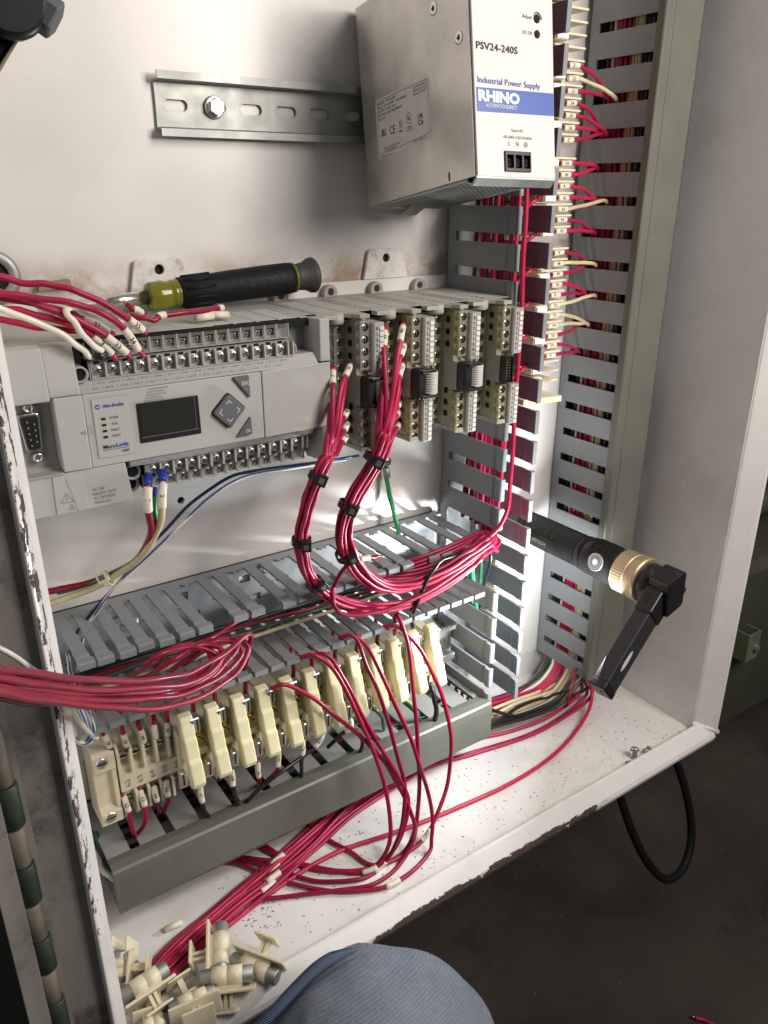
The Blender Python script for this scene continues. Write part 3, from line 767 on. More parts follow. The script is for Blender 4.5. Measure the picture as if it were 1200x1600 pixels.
# one clamp screw: slotted pan head on a square washer plate
cs = MB(); cs.box((-2.7, -.2, -2.7), (2.7, .6, 2.7))
cs.lathe((0, -.2, 0), (0, -1, 0), [(0, 2.35), (1.0, 2.3), (1.5, 1.8), (1.55, .9)], 12)
cs.cm = 1
cs.box((-1.7, -1.85, -.28), (1.7, -1.5, .28)); cs.box((-.28, -1.851, -1.7), (.28, -1.501, 1.7))
clamp_me = cs.mesh("clamp_screw", [M['screw'], M['dark']])
wl_me = MB().box((-1.5, -.3, -1.5), (1.5, .2, 1.5)).mesh("wire_slot", M['dark'])
def bank(x0, n0, n1, pitch, zs, Ys, up_side, nm):
    terminal_bank(nm, x0, n0, pitch, zs, Ys, 0, pitch * .5, up_side)
    for k in range(n0): 
        o_ = place("clamp_screw", clamp_me, plc, (x0 + pitch * k, Ys[0] + 1.8, zs[0])); o_.rotation_euler = (0, random.uniform(0, 1.5), 0)
    for k in range(n1):
        o_ = place("clamp_screw", clamp_me, plc, (x0 + pitch * (k + .5), Ys[1] + 1.8, zs[1])); o_.rotation_euler = (0, random.uniform(0, 1.5), 0)
    s = 1 if up_side else -1
    w = MB()
    for k in range(n0):
        xx = x0 + pitch * (k + .5) if k < n0 - 1 else x0 + pitch * k
        w.box((x0 + pitch * k - 1.3, Ys[0] + 1.2, zs[0] + s * 3.0), (x0 + pitch * k + 1.3, Ys[0] + 2.2, zs[0] + s * 4.3))
    part("wire_slots", w, M['dark'], plc)
    cv = MB(); xa, xb = x0 - pitch * .1, x0 + pitch * (n0 - .1)
    cv.hbox((xa, Ys[1] - 1.9, zs[1] - 3.9), (xb, Ys[1] - 1.0, zs[1] + 3.9), [(x0 + pitch * (k + .5) - 2.2, zs[1] - 2.2, x0 + pitch * (k + .5) + 2.2, zs[1] + 2.2) for k in range(n1)], 1)
    part("clear_terminal_guard", cv, M['clear'], plc)
bank(107.3, 15, 14, 7.68, (-86.6, -76.9), (420.5, 427.5), True, "upper_terminal_block")
bank(130.6, 13, 12, 7.66, (-146.6, -155.5), (421.5, 428.0), False, "lower_terminal_block")
# print on the controller
TP = lambda s, x, z, h, m_, Y=415.0, **k: text(s, (x, Y, z), R_X, U_Z, h, m_, plc, **k)
lab = part("name_panel", MB().prism([(100.2, -100.4), (119.2, -100.5), (119.4, -132.6), (100.2, -132.5)], 'y', 414.7, 415.3), M['plc'], plc, bev=.2)
part("name_panel_edge", MB().prism([(99.9, -100.1), (119.5, -100.2), (119.7, -132.9), (99.9, -132.8)], 'y', 414.98, 415.25), M['plc2'], plc)
TP("Allen-Bradley", 111.2, -104.6, 1.75, M['inkb'], 414.6, bold=.02, shear=.2, fit=11.5)
q = MB().lathe((102.9, 414.68, -104.6), (0, -1, 0), [(0, 1.35), (.05, 1.35)], 20); part("round_emblem", q, M['inkb'], plc)
text("AB", (102.9, 414.5, -104.6), R_X, U_Z, 1.0, M['pwhite'], plc)
for s_, z_ in (("POWER", -111.3), ("RUN", -114.6), ("FAULT", -117.9), ("FORCE", -121.2)):
    TP(s_, 110.6, z_, 1.35, M['ink'], 414.6, shear=.15, fit=4.6 if s_ != "RUN" else 2.8)
    part("status_lamp", MB().box((104, 414.4, z_ - .6), (106.2, 414.75, z_ + .6)), M['blk'], plc)
TP("Micro", 106.3, -126.7, 2.1, M['ink'], 414.6, bold=.015, fit=6.6); TP("Logix", 113.3, -126.6, 2.3, M['inkb'], 414.6, bold=.03, fit=6.8)
part("name_rule", MB().box((102.7, 414.6, -128.6), (116.8, 414.7, -128.4)), M['ink'], plc)
TP("1400", 114.4, -130.2, 1.7, M['ink'], 414.6, shear=.2, fit=4)
for i, s_ in enumerate(("AC IN", "RELAY OUT", "AC POWER", "ANALOG")):
    vs_, _f = text_mesh(s_); wd_ = {0: 6.2, 1: 12.6, 2: 11.7, 3: 9}[i]
    TP(s_, 94.4 + wd_ / 2, -149.2 - 2.55 * i, 1.7, M['grey_ink'], 415.2, shear=.18, fit=wd_)
def outline(nm_, pts, w, Y):
    tri = MB()
    for i in range(len(pts)):
        a, b_ = Vector((pts[i][0], Y, pts[i][1])), Vector((pts[(i + 1) % len(pts)][0], Y, pts[(i + 1) % len(pts)][1]))
        d_ = (b_ - a).normalized(); n_ = Vector((-d_.z, 0, d_.x)) * w * .5
        tri.add([a - n_, b_ - n_, b_ + n_, a + n_], [(0, 1, 2, 3)])
    part(nm_, tri, M['grey_ink'], plc)
outline("warning_triangle", [(77.5, -153.2), (84.2, -153.4), (80.8, -148)], .28, 414.55); outline("exclamation_stroke", [(80.8, -149.6), (80.8, -152.2)], .3, 414.54)
outline("latch_arrow", [(81.3, -157.6), (84, -157.8), (82.6, -154.8)], .3, 414.55); outline("door_crease", [(81.5, -139.5), (85.5, -158.9)], .18, 414.56)
outline("latch_arrow", [(92.6, -116.8), (95, -116.2), (95, -118)], .35, 414.2); outline("latch_arrow", [(242.6, -116), (244.2, -115), (244.2, -117.2)], .35, 414.6)
outline("warning_triangle", [(232.3, -133.5), (238.2, -133.2), (235.6, -128)], .22, 414.6); outline("exclamation_stroke", [(235.4, -130), (235.4, -132.4)], .25, 414.6)
# tick marks / terminal names along both shelves
random.seed(11)
for (za, Ya, zb, Yb, x0_, n_) in ((-95.2, 417.0, -92.9, 418.6, 104, 15), (-138.3, 415.85, -140.2, 416.9, 121, 14)):
    tk = MB()
    rd = Vector((1, 0, 0)); ud = Vector((0, (Yb - Ya) if za < zb else (Ya - Yb), abs(za - zb))).normalized()
    for k in range(n_):
        for row, (zz, YY) in enumerate(((za, Ya), (zb, Yb))):
            xx = x0_ + 7.66 * (k + .5 * row)
            nm = random.choice(("IN %d", "I/%d", "IN %d")) % k if za > -120 else random.choice(("VAC", "OUT %d" % k, "DC %d" % k, "COM"))
            if k % 5 == 0 and row == 0: nm = "COM %d" % (k // 5)
            text_into(tk, nm, (xx, YY - .12, zz), rd, ud, 1.15, off=.12, fit=3.6)
            c_ = Vector((xx - 3.7, YY - .2, zz))
            tk.add([c_ - ud * .9, c_ - ud * .9 + rd * .16, c_ + ud * .9 + rd * .16, c_ + ud * .9], [(0, 1, 2, 3)])
    part("terminal_names", tk, M['grey_ink'], plc)
# microscopic vent print above the display
dm = MB()
for j in range(5):
    for i in range(7 - j % 2):
        x, z = 128.5 + i * 1.6 + j * .75, -104 + j * 1.55 - 1.0
        dm.lathe((x, 415.16, z), (0, -1, 0), [(0, .55), (.06, .55), (.06, .33), (0, .33)], 8, cap=False)
part("dotted_badge", dm, M['grey_ink'], plc)
# display
part("display_bezel", MB().prism([(123.2, -105.7), (158.2, -105.7), (158.4, -128), (123.2, -128)], 'y', 414.6, 415.4), M['blk'], plc, bev=.25)
part("display_glass", MB().prism([(124.6, -107), (156.2, -107), (156.4, -124.4), (124.6, -124.4)], 'y', 414.4, 414.8), M['lcd'], plc)
part("display_frame", MB().box((124.2, 414.35, -125.1), (157, 414.6, -124.7)).box((155.6, 414.3, -124.6), (155.9, 414.6, -106.6)), M['btn'], plc)
# keypad
def rpoly(pts, r, n=4):
    out = []
    for i in range(len(pts)):
        a, b_, c_ = Vector(pts[i - 1]), Vector(pts[i]), Vector(pts[(i + 1) % len(pts)])
        p, q = b_ + (a - b_).normalized() * r, b_ + (c_ - b_).normalized() * r
        for k in range(n + 1):
            t = k / n; out.append(tuple((1 - t) ** 2 * p + 2 * t * (1 - t) * b_ + t * t * q))
    return out
part("key_well", MB().prism(rpoly([(176, -106.2), (187, -117.2), (176, -128.4), (164.7, -117.2)], 2.2), 'y', 414.9, 415.4), M['blk'], plc)
k4 = part("arrow_key", MB().prism(rpoly([(175.8, -107.2), (186, -117.2), (175.6, -127.4), (165.6, -117.2)], 2.0), 'y', 412.6, 415.3), M['btn'], plc, bev=.6)
tri = MB()
for (cx, cz, dx, dz) in ((175.7, -111, 1, 0), (175.6, -123.4, -1, 0), (169.4, -117.2, 0, 1), (182, -117.2, 0, -1)):
    out = Vector((cx - 175.7, 0, cz + 117.2)).normalized()
    for sg in (-1, 1):
        sd = Vector((-out.z, 0, out.x)) * sg
        a = Vector((cx, 412.5, cz)); b_ = a + (sd - out).normalized() * 2.6
        d_ = (b_ - a).normalized(); n_ = Vector((-d_.z, 0, d_.x)) * .17
        tri.add([a - n_, b_ - n_, b_ + n_, a + n_], [(0, 1, 2, 3)])
part("arrow_print", tri, M['pwhite'], k4)
e1 = part("escape_key", MB().prism(rpoly([(179.6, -98.2), (189.5, -98.0), (189.6, -111.6)], 1.0), 'y', 413.4, 415.3), M['btn'], plc, bev=.4)
e2 = part("enter_key", MB().prism(rpoly([(189.0, -122.6), (189.4, -133.3), (179.6, -133.4)], 1.0), 'y', 413.4, 415.3), M['btn'], plc, bev=.4)
text("ESC", (187.0, 413.3, -102.4), R_X, U_Z, 2.1, M['pwhite'], e1, fit=4.6); text("OK", (186.7, 413.3, -130.9), R_X, U_Z, 2.1, M['pwhite'], e2, fit=3.2)
# serial port
sp = part("serial_port", MB().prism(rpoly([(64.4, -104.6), (75.2, -104.6), (74, -124.6), (66.4, -124.6)], 2.4), 'y', 420.5, 426.5), M['steel'], plc, bev=.4)
part("port_face", MB().prism(rpoly([(65.6, -105.8), (74.2, -105.8), (73.2, -123.4), (67.4, -123.4)], 2.0), 'y', 419.9, 421), M['blk'], sp)
for i in range(5):
    part("port_pin", MB().cyl((68.6 + .1 * i, 420, -108.5 - 3.1 * i), (68.6 + .1 * i, 418.8, -108.5 - 3.1 * i), .42, 8), M['gold'], sp)
    if i < 4: part("port_pin", MB().cyl((71.8, 420, -110 - 3.1 * i), (71.8, 418.8, -110 - 3.1 * i), .42, 8), M['gold'], sp)
for z in (-102.0, -128.6):
    part("port_nut", MB().lathe((71 + (0 if z > -110 else .6), 426.2, z), (0, -1, 0), [(0, 3.2), (3.2, 3.2), (4.4, 2.7), (5, 2.4), (5, 1.3), (3, 1.2)], 12), M['steel'], plc)
# ------------------------------------------------------------------ expansion modules
def make_module(x0, cover, label, ribbon):
    m_ = thing("expansion_module", (x0 + 20, 460, -160), label, "input module", "expansion modules beside the controller")
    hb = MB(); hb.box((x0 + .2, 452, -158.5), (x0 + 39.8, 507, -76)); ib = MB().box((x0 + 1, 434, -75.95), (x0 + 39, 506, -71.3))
    part("housing", hb, M['mod'], m_, bev=.4); part("inner_shade_board", ib, M['dark'], m_)  # dark block imitates shade beneath the vent slots
    tp = MB(); vents = [(x0 + 5 + 16.5 * i, 436 + 5.5 * j, x0 + 19.5 + 16.5 * i, 438.6 + 5.5 * j) for i in range(2) for j in range(11)]
    tp.hbox((x0 + .2, 431, -70.8), (x0 + 39.9, 507.5, -70.4), [v for v in vents], 2); tp.box((x0 + .2, 452, -76), (x0 + .8, 507, -70.8)); tp.box((x0 + 39.2, 452, -76), (x0 + 39.9, 507, -70.8))
    tp.box((x0 + .2, 440, -72), (x0 + 15, 452, -74))
    part("vented_top", tp, M['mod'], m_)
    # roof lip with a scoop above the inner column
    part("top_lip", MB().prism([(x0 + .3, 431), (x0 + .3, 424), (x0 + 9, 423), (x0 + 12, 428), (x0 + 18, 429), (x0 + 21.5, 424.5), (x0 + 24, 418.5), (x0 + 30.5, 417.2), (x0 + 31, 431)], 'z', -73.4, -70.8), M['mod'], m_, bev=.3)
    part("scoop", MB().lathe((x0 + 15, 433, -71), (0, 0, -1), [(0, 5.5), (5, 5.5), (6.5, 5.0)], 16), M['mod'], m_)
    part("terminal_carrier", MB().prism([(x0 + .5, 452), (x0 + .5, 446), (x0 + 13.5, 445), (x0 + 14, 440), (x0 + 24, 439), (x0 + 24.2, 424), (x0 + 31, 423.4), (x0 + 31, 452)], 'z', -157.5, -74), M['mod'], m_)
    part("bottom_lip", MB().prism([(x0 + 22, 440), (x0 + 23.5, 418.6), (x0 + 31, 417.6), (x0 + 31, 440)], 'z', -160.2, -157.4), M['mod'], m_, bev=.3)
    sc = MB()
    for k in range(9):
        z = -81.5 - 8.3 * k
        sc.lathe((x0 + 18.8, 439.6, z), (0, -1, 0), [(0, 2.3), (2.8, 2.3), (3.4, 1.8), (3.45, .9)], 10)
    for k in range(8):
        z = (-78.8 - 7.7 * k) if k < 4 else (-134.5 - 7.4 * (k - 4))
        sc.lathe((x0 + 27.4, 423.8, z), (0, -1, 0), [(0, 2.3), (3.8, 2.3), (4.5, 1.8), (4.55, .9)], 10)
    sc.cm = 1
    for k in range(9):
        z = -81.5 - 8.3 * k; sc.box((x0 + 17.2, 435.9, z - .3), (x0 + 20.4, 436.25, z + .3)); sc.box((x0 + 18.5, 435.89, z - 1.6), (x0 + 19.1, 436.24, z + 1.6))
    for k in range(8):
        z = (-78.8 - 7.7 * k) if k < 4 else (-134.5 - 7.4 * (k - 4)); sc.box((x0 + 25.8, 419.0, z - .3), (x0 + 29, 419.35, z + .3)); sc.box((x0 + 27.1, 418.99, z - 1.6), (x0 + 27.7, 419.34, z + 1.6))
    o_ = part("terminal_screws", sc, [M['screw'], M['dark']], m_); o_['kind'] = 'stuff'
    # clear finger guards, one box per screw so the edges catch the light
    cv = MB()
    for k in range(9):
        z = -81.5 - 8.3 * k
        plate_hole(cv, [(x0 + 14.4, z - 4.1), (x0 + 23.4, z - 4.1), (x0 + 23.4, z + 4.1), (x0 + 14.4, z + 4.1)], (x0 + 18.8, z), 2.7, 434.6, 435.4, 12)
        cv.box((x0 + 14.4, 435.4, z + 3.7), (x0 + 23.4, 439.6, z + 4.1))
    for k in range(8):
        z = (-78.8 - 7.7 * k) if k < 4 else (-134.5 - 7.4 * (k - 4))
        plate_hole(cv, [(x0 + 23.8, z - 3.8), (x0 + 30.8, z - 3.8), (x0 + 30.8, z + 3.8), (x0 + 23.8, z + 3.8)], (x0 + 27.4, z), 2.7, 417.8, 418.6, 12)
        cv.box((x0 + 23.8, 418.6, z + 3.3), (x0 + 30.8, 423.6, z + 3.7)); cv.box((x0 + 23.6, 418.6, z - 3.7), (x0 + 24.0, 433, z + 3.7))
    part("terminal_guard", cv, cover, m_)
    en = MB()
    for k in range(9): en.box((x0 + 3.5, 444.6, -84 - 8.3 * k), (x0 + 7, 445.6, -79.8 - 8.3 * k)); en.box((x0 + 23.2, 428.5, -83.6 - 8.3 * k), (x0 + 23.9, 432, -79.8 - 8.3 * k)) if k < 3 or k > 5 else None
    part("wire_entries", en, M['dark'], m_, kind='stuff')
    # numbered label bars, raised indicator pads
    for (za, zb) in ((-76.2, -108.2), (-130.6, -160.6)):
        br = part("label_bar", MB().prism([(x0 + 31.2, 452), (x0 + 31.2, 416), (x0 + 32.4, 414.6), (x0 + 39.6, 414.6), (x0 + 39.8, 416), (x0 + 39.8, 452)], 'z', zb, za), M['mod'], m_, bev=.35)
        pp = MB(); nn = MB()
        for k in range(8):
            z = za - 3.6 - 3.55 * k
            pp.prism(rpoly([(x0 + 35.9, z - 1.3), (x0 + 39.2, z - 1.3), (x0 + 39.2, z + 1.3), (x0 + 35.9, z + 1.3)], .7, 2), 'y', 413.9, 414.7)
            text_into(nn, str(k), (x0 + 34, 414.5, z), R_X, U_Z, 2.0, off=.05, bold=.03)
        part("indicator_pads", pp, M['pface'], br, bev=.15); part("lettering", nn, M['ink'], br)
    part("bus_socket", MB().prism([(x0 + 24, 440), (x0 + 24, 419.5), (x0 + 30.6, 419.5), (x0 + 30.6, 440)], 'z', -129.4, -109.6), M['mod'], m_)
    if ribbon:
        cn = part("bus_plug", MB().prism([(x0 + 24.6, 420), (x0 + 24.6, 412.4), (x0 + 26, 411.4), (x0 + 31.2, 411.4), (x0 + 32, 412.4), (x0 + 32, 420)], 'z', -129.0, -109.4), M['blk'], m_, bev=.4)
        for z in (-110.8, -128.2):
            part("latch", MB().box((x0 + 27, 409.6, z - 1.1), (x0 + 38.5, 414.4, z + 1.1)), M['blk'], cn, bev=.4)
        part("strain_relief", MB().box((x0 + 32.1, 411.8, -127), (x0 + 34.2, 416, -111.4)), M['blk'], cn, bev=.3)
        rb = MB()
        for k in range(9):
            z = -112.5 - 1.65 * k
            rb.tube(spline([(x0 + 31.4, 413.2, z), (x0 + 34.6, 409.8, z), (x0 + 38.4, 409.6, z), (x0 + 41.0, 413, z), (x0 + 41.4, 420, z)], 4), .88, 6)
        part("ribbon_cable", rb, M['ribbon'], m_)
    else:
        hd = MB().hbox((x0 + 24.6, 413.6, -129), (x0 + 32.4, 420, -109.4), [(x0 + 25.6, -127.8, x0 + 31.4, -110.6)], 1)
        cn = part("pin_header", hd, M['blk'], m_)
        part("header_floor", MB().box((x0 + 25.5, 418.6, -127.9), (x0 + 31.5, 419.4, -110.5)), M['dark'], cn)
        pn = MB()
        for k in range(8):
            for q_ in (27.2, 29.8): pn.box((x0 + q_ - .3, 414.6, -112.3 - 2.0 * k - .3), (x0 + q_ + .3, 418.7, -112.3 - 2.0 * k + .3))
        part("pins", pn, M['gold'], cn)
    lug = MB(); plate_hole(lug, [(x0 + 7.5, -74), (x0 + 18.5, -74)] + [(x0 + 13 + 5.5 * math.cos(a), -67.5 + 5.5 * math.sin(a)) for a in [math.pi * i / 8 for i in range(9)]], (x0 + 13, -67), 2.6, 502.4, 507)
    part("mounting_lug", lug, M['mod'], m_, bev=.3)
    return m_
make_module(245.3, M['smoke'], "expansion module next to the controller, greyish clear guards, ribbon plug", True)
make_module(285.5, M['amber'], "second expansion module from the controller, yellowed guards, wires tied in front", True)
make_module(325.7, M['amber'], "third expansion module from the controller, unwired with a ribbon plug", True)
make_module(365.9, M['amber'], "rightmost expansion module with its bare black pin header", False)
# ------------------------------------------------------------------ screwdriver resting on the controller
ax0 = Vector(at(150, 475, 487)); ax1 = Vector(at(486, 430, 487)); dx = (ax1 - ax0); Lx = dx.length; dx.normalize()
sd = thing("screwdriver", tuple(ax0), "black gripped screwdriver with amber collar lying on the controller", "screwdriver")
tt = lambda u: (Vector(at(u, 475 - (u - 150) * 45 / 336, 487)) - ax0).dot(dx)
a_, b_, c_, d_, e_ = tt(60), tt(231), tt(278), tt(455), tt(490)
part("shaft", MB().lathe(ax0, dx, [(a_, 2.7), (a_ + 1, 3.4), (tt(150), 3.4), (tt(152), 4.4), (b_ + 2, 4.4)], 14), M['steel'], sd)
part("collar", MB().lathe(ax0, dx, [(b_ - .5, 5), (b_, 7.6), (b_ + 2, 8.6), (b_ + 9, 8.8), (b_ + 12, 7.9), (b_ + 15, 7.9), (b_ + 16, 8.6), (b_ + 17, 7.9), (b_ + 18.2, 8.6), (c_ + 1, 8.2)], 20), M['yel'], sd)
gr = MB(); gr.lathe(ax0, dx, [(c_, 8.5), (c_ + 1, 9.4), (c_ + 20, 9.4), (c_ + 35, 9.9), (c_ + 60, 10.3), (d_ - 4, 10.2), (d_, 9.8)], 20)
for i in range(10):
    t_ = Vector((0, 0, 1)); aa = (t_ - dx * t_.dot(dx)).normalized(); bb = dx.cross(aa); an = 2 * math.pi * i / 10
    off = (aa * math.cos(an) + bb * math.sin(an)) * 9.1
    gr.tube([ax0 + dx * (c_ + 3) + off, ax0 + dx * (c_ + 22) + off * 1.02], 1.2, 6)
grip = part("grip", gr, M['blkr'], sd)
vv = (-(ax0 + dx * (c_ + 55))).normalized(); nn_ = (vv - dx * vv.dot(dx)).normalized(); uu = nn_.cross(dx)
text("KLEIN TOOLS", ax0 + dx * (c_ + 54), dx, uu, 4.6, mat("embossed_grip", (.0105, .0112, .0125), .55, spec=.25), grip, off=.06, bold=.02, cyl=10.3, fit=34)
part("collar_ring", MB().lathe(ax0, dx, [(d_ - .3, 9.9), (d_ + 1.5, 9.9)], 20), M['yel'], sd)
part("butt_cap", MB().lathe(ax0, dx, [(d_ + 1.3, 8.8), (d_ + 4, 8.6), (e_ - 7, 9.4), (e_ - 3.5, 11.4), (e_ - 1, 11.8), (e_, 10.9), (e_ + .2, 7)], 20), mat("worn_butt_rubber", (.04, .041, .042), .6), sd)
# ------------------------------------------------------------------ magnetic flashlight standing out from the back plate
fx, fz = 500.0, -293.8  # flashlight position, depths and radii scaled about the camera, baked into the values below
fl_t = thing("flashlight", (fx, 506, fz), "black knurled flashlight with gold ring and swing-out lamp bar stuck to the back plate", "flashlight")
fw = lambda Y: (fx, Y, fz)
part("tail_cap", MB().lathe(fw(507.5), (0, -1, 0), [(0, 12.8), (1, 13.8), (16, 13.8), (17, 14.4), (20, 14.4), (20.5, 13.2), (23, 13.2), (23.5, 14.4), (28, 14.4), (29, 13.8)], 32), M['gum'], fl_t, bev=.2)
kn = MB(); n_ = 64; rows = 44; vs = []; fs = []
for j in range(rows + 1):
    for i in range(n_):
        a = 2 * math.pi * (i + (.5 if j % 2 else 0)) / n_; r = 14.5 + (.22 if (i + (j // 2)) % 2 else -.14)
        if j in (0, rows) or 21 < j < 24: r = 14.1
        vs.append((fx + r * math.cos(a), 478.7 - 63.5 * j / rows, fz + r * math.sin(a)))
for j in range(rows):
    for i in range(n_): fs.append((j * n_ + i, j * n_ + (i + 1) % n_, (j + 1) * n_ + (i + 1) % n_, (j + 1) * n_ + i))
kn.add(vs, fs)
kb = part("knurled_barrel", kn, M['gum'], fl_t)
cn_ = -Vector((fx, 440, fz)); sdv = Vector((cn_.x, 0, cn_.z)).normalized(); cr = Vector((0, 1, 0)).cross(sdv)
pa = .62 if cr.z < 0 else -.62          # the name plate sits a little below the line of sight
pc = MB()
for i in range(9):
    a0 = pa - .42 + .84 * i / 9; a1 = pa - .42 + .84 * (i + 1) / 9
    q = [Vector(fw(Y)) + (sdv * math.cos(t) + cr * math.sin(t)) * 15.0 for Y, t in ((474, a0), (474, a1), (434, a1), (434, a0))]
    pc.add(q, [(0, 1, 2, 3)], True)
part("name_plate", pc, M['gum'], kb)
_up = (sdv * math.cos(pa) + cr * math.sin(pa)); _rd = Vector((0, 1, 0))
text("HOTLIGHT", Vector(fw(458)), _rd, _up.cross(_rd), 4.2, mat("etched_grey", (.30, .30, .30), .5), kb, off=.1, cyl=15.1, fit=19)
part("neck_ring", MB().lathe(fw(415.3), (0, -1, 0), [(0, 14.3), (.5, 15.2), (4, 15.5), (4.6, 14.8), (6.6, 14.8), (7.2, 16.2)], 32), M['gum'], fl_t)
hp = part("head", MB().lathe(fw(408.4), (0, -1, 0), [(0, 15.8), (1.5, 16.5), (10.4, 16.5), (28, 16.5), (30, 15.8), (33.3, 15.8), (35.4, 17.1)], 40), M['gum'], fl_t)
fins = MB()
for j in range(6):
    for i in range(12):
        a = math.radians(48 + 6.4 * i); a2 = math.radians(48 + 6.4 * (i + 1)); Y = 402 - 3.5 * j
        q = [(fx + r * math.cos(t), y, fz + r * math.sin(t)) for r in (16.3, 17.4) for t, y in ((a, Y), (a2, Y), (a2, Y - 1.8), (a, Y - 1.8))]
        fins.add(q, [(0, 3, 2, 1), (4, 5, 6, 7), (0, 1, 5, 4), (1, 2, 6, 5), (2, 3, 7, 6), (3, 0, 4, 7)])
part("cooling_fins", fins, M['gum'], hp)
sc_ = -Vector((fx, 388, fz)); sv = Vector((sc_.x, 0, sc_.z)).normalized(); scr = Vector((0, 1, 0)).cross(sv); sv = (sv * math.cos(.22) - scr * math.sin(.22))
bc = Vector(fw(389.5)) + sv * 16.1
sw = part("side_switch", MB().lathe(bc, sv, [(0, 7.7), (1.2, 7.7), (1.6, 7.3), (1.2, 6.4), (.9, 5.8), (1.3, 5.4), (1.4, 3)], 24), M['zinc'], hp)
ic = MB(); u1 = Vector((0, 1, 0)); u2 = sv.cross(u1)
part("switch_face", MB().lathe(bc + sv * 1.42, sv, [(0, 5.1), (.1, 5.1)], 24), M['btn'], sw)
for i in range(4):
    a = math.pi * i / 4; d1_ = u1 * math.cos(a) + u2 * math.sin(a); d2_ = u2 * math.cos(a) - u1 * math.sin(a); c0 = bc + sv * (1.62 + .01 * i)
    ic.add([c0 + d1_ * 3 + d2_ * .35, c0 + d1_ * 3 - d2_ * .35, c0 - d1_ * 3 - d2_ * .35, c0 - d1_ * 3 + d2_ * .35], [(0, 1, 2, 3)])
part("switch_icon", ic, M['pwhite'], sw)
gd = MB(); n_ = 96; vs = []; fs = []
prof = [(373.2, 16.2, 0), (372.4, 18.3, 0), (371.8, 18.3, .28), (360.3, 18.7, .28), (359.7, 17.9, 0), (357.8, 17.9, 0), (357.2, 19, 0), (350.3, 19.1, 0), (349.2, 18.1, 0), (349.2, 15.1, 0)]
for (Y, r, k) in prof:
    for i in range(n_):
        a = 2 * math.pi * i / n_; rr = r - (k if i % 2 else 0)
        if k and i % 24 in (5, 6, 7, 8, 9): rr = r - .05
        vs.append((fx + rr * math.cos(a), Y, fz + rr * math.sin(a)))
for j in range(len(prof) - 1):
    for i in range(n_): fs.append((j * n_ + i, j * n_ + (i + 1) % n_, (j + 1) * n_ + (i + 1) % n_, (j + 1) * n_ + i))
gd.add(vs, fs); part("gold_ring", gd, M['gold'], fl_t)
part("lens_cap", MB().lathe(fw(350), (0, -1, 0), [(0, 15.2), (2, 16.2), (8.3, 16.2), (9.4, 15), (13.5, 14.8), (14.6, 12.5)], 28), M['blk'], fl_t)
A_ = Vector((490, 331, -300)); B_ = Vector((427, 322, -351)); e1_ = (B_ - A_).normalized(); e2_ = Vector((-.10, 1, -.05)); e2_ = (e2_ - e1_ * e2_.dot(e1_)).normalized(); e3_ = e1_.cross(e2_)
if e3_.z < 0: e3_ = -e3_
def obox(mb, c, l0, l1, h2, h3):
    q = [c + e1_ * l + e2_ * a + e3_ * b for l in (l0, l1) for a, b in ((-h2, -h3), (h2, -h3), (h2, h3), (-h2, h3))]
    return mb.add(q, [(0, 3, 2, 1), (4, 5, 6, 7), (0, 1, 5, 4), (1, 2, 6, 5), (2, 3, 7, 6), (3, 0, 4, 7)])
Lb = (B_ - A_).length; H2, H3 = 6.6, 9.6
arm_m = mat("dark_bar_aluminium", (.028, .029, .031), .5, spec=.3)
arm = part("swing_arm", obox(MB(), A_, 10, Lb, H2, H3), arm_m, fl_t, bev=1.3, seg=3)
part("arm_shoulder", obox(MB(), A_, -6, 17, H2 + 1.2, H3 + 1.6), M['blk'], fl_t, bev=1.8, seg=3)
ec = part("arm_end_cap", obox(MB(), A_, Lb - .5, Lb + 6, H2 + .4, H3 + .5), M['blk'], fl_t, bev=1.3, seg=3)
part("end_stud", MB().lathe(A_ + e1_ * (Lb + 5.8), e1_, [(0, 2.1), (.6, 1.9), (.9, .8)], 14), M['zinc'], ec)
part("hinge_block", obox(MB(), A_ + Vector((6, 0, 4)), -16, -2, 10.5, 13), M['blk'], fl_t, bev=1.5, seg=3)
part("hinge_plate", MB().prism(rpoly([(486, -280), (508, -275), (509, -305), (490, -312)], 3), 'y', 319, 338), M['blk'], fl_t, bev=1)
ms_ = mat("lamp_strip_glow", (1, 1, 1), .4); bn = ms_.node_tree.nodes['Principled BSDF']; bn.inputs['Emission Color'].default_value = (.93, .97, 1, 1); bn.inputs['Emission Strength'].default_value = 6
part("lamp_strip", obox(MB(), A_ + e2_ * (H2 + .4), 18, Lb - 4, .3, 4.5), ms_, arm)
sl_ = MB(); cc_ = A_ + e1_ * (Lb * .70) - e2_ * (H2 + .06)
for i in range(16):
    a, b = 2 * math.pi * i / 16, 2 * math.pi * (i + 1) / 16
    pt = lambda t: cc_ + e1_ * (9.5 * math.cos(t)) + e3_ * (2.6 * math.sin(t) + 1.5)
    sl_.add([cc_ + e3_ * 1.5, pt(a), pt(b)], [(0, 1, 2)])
part("oval_reflection", sl_, M['silverlab'], arm)  # flat pale oval painted as a reflection on the bar
for l_ in (4, 9): part("arm_rivet", MB().lathe(A_ + e1_ * l_ + e3_ * (H3 + 1.5) - e2_ * 1, e3_, [(0, 1.5), (.3, 1.3), (.35, .3)], 10), M['dark'], arm)
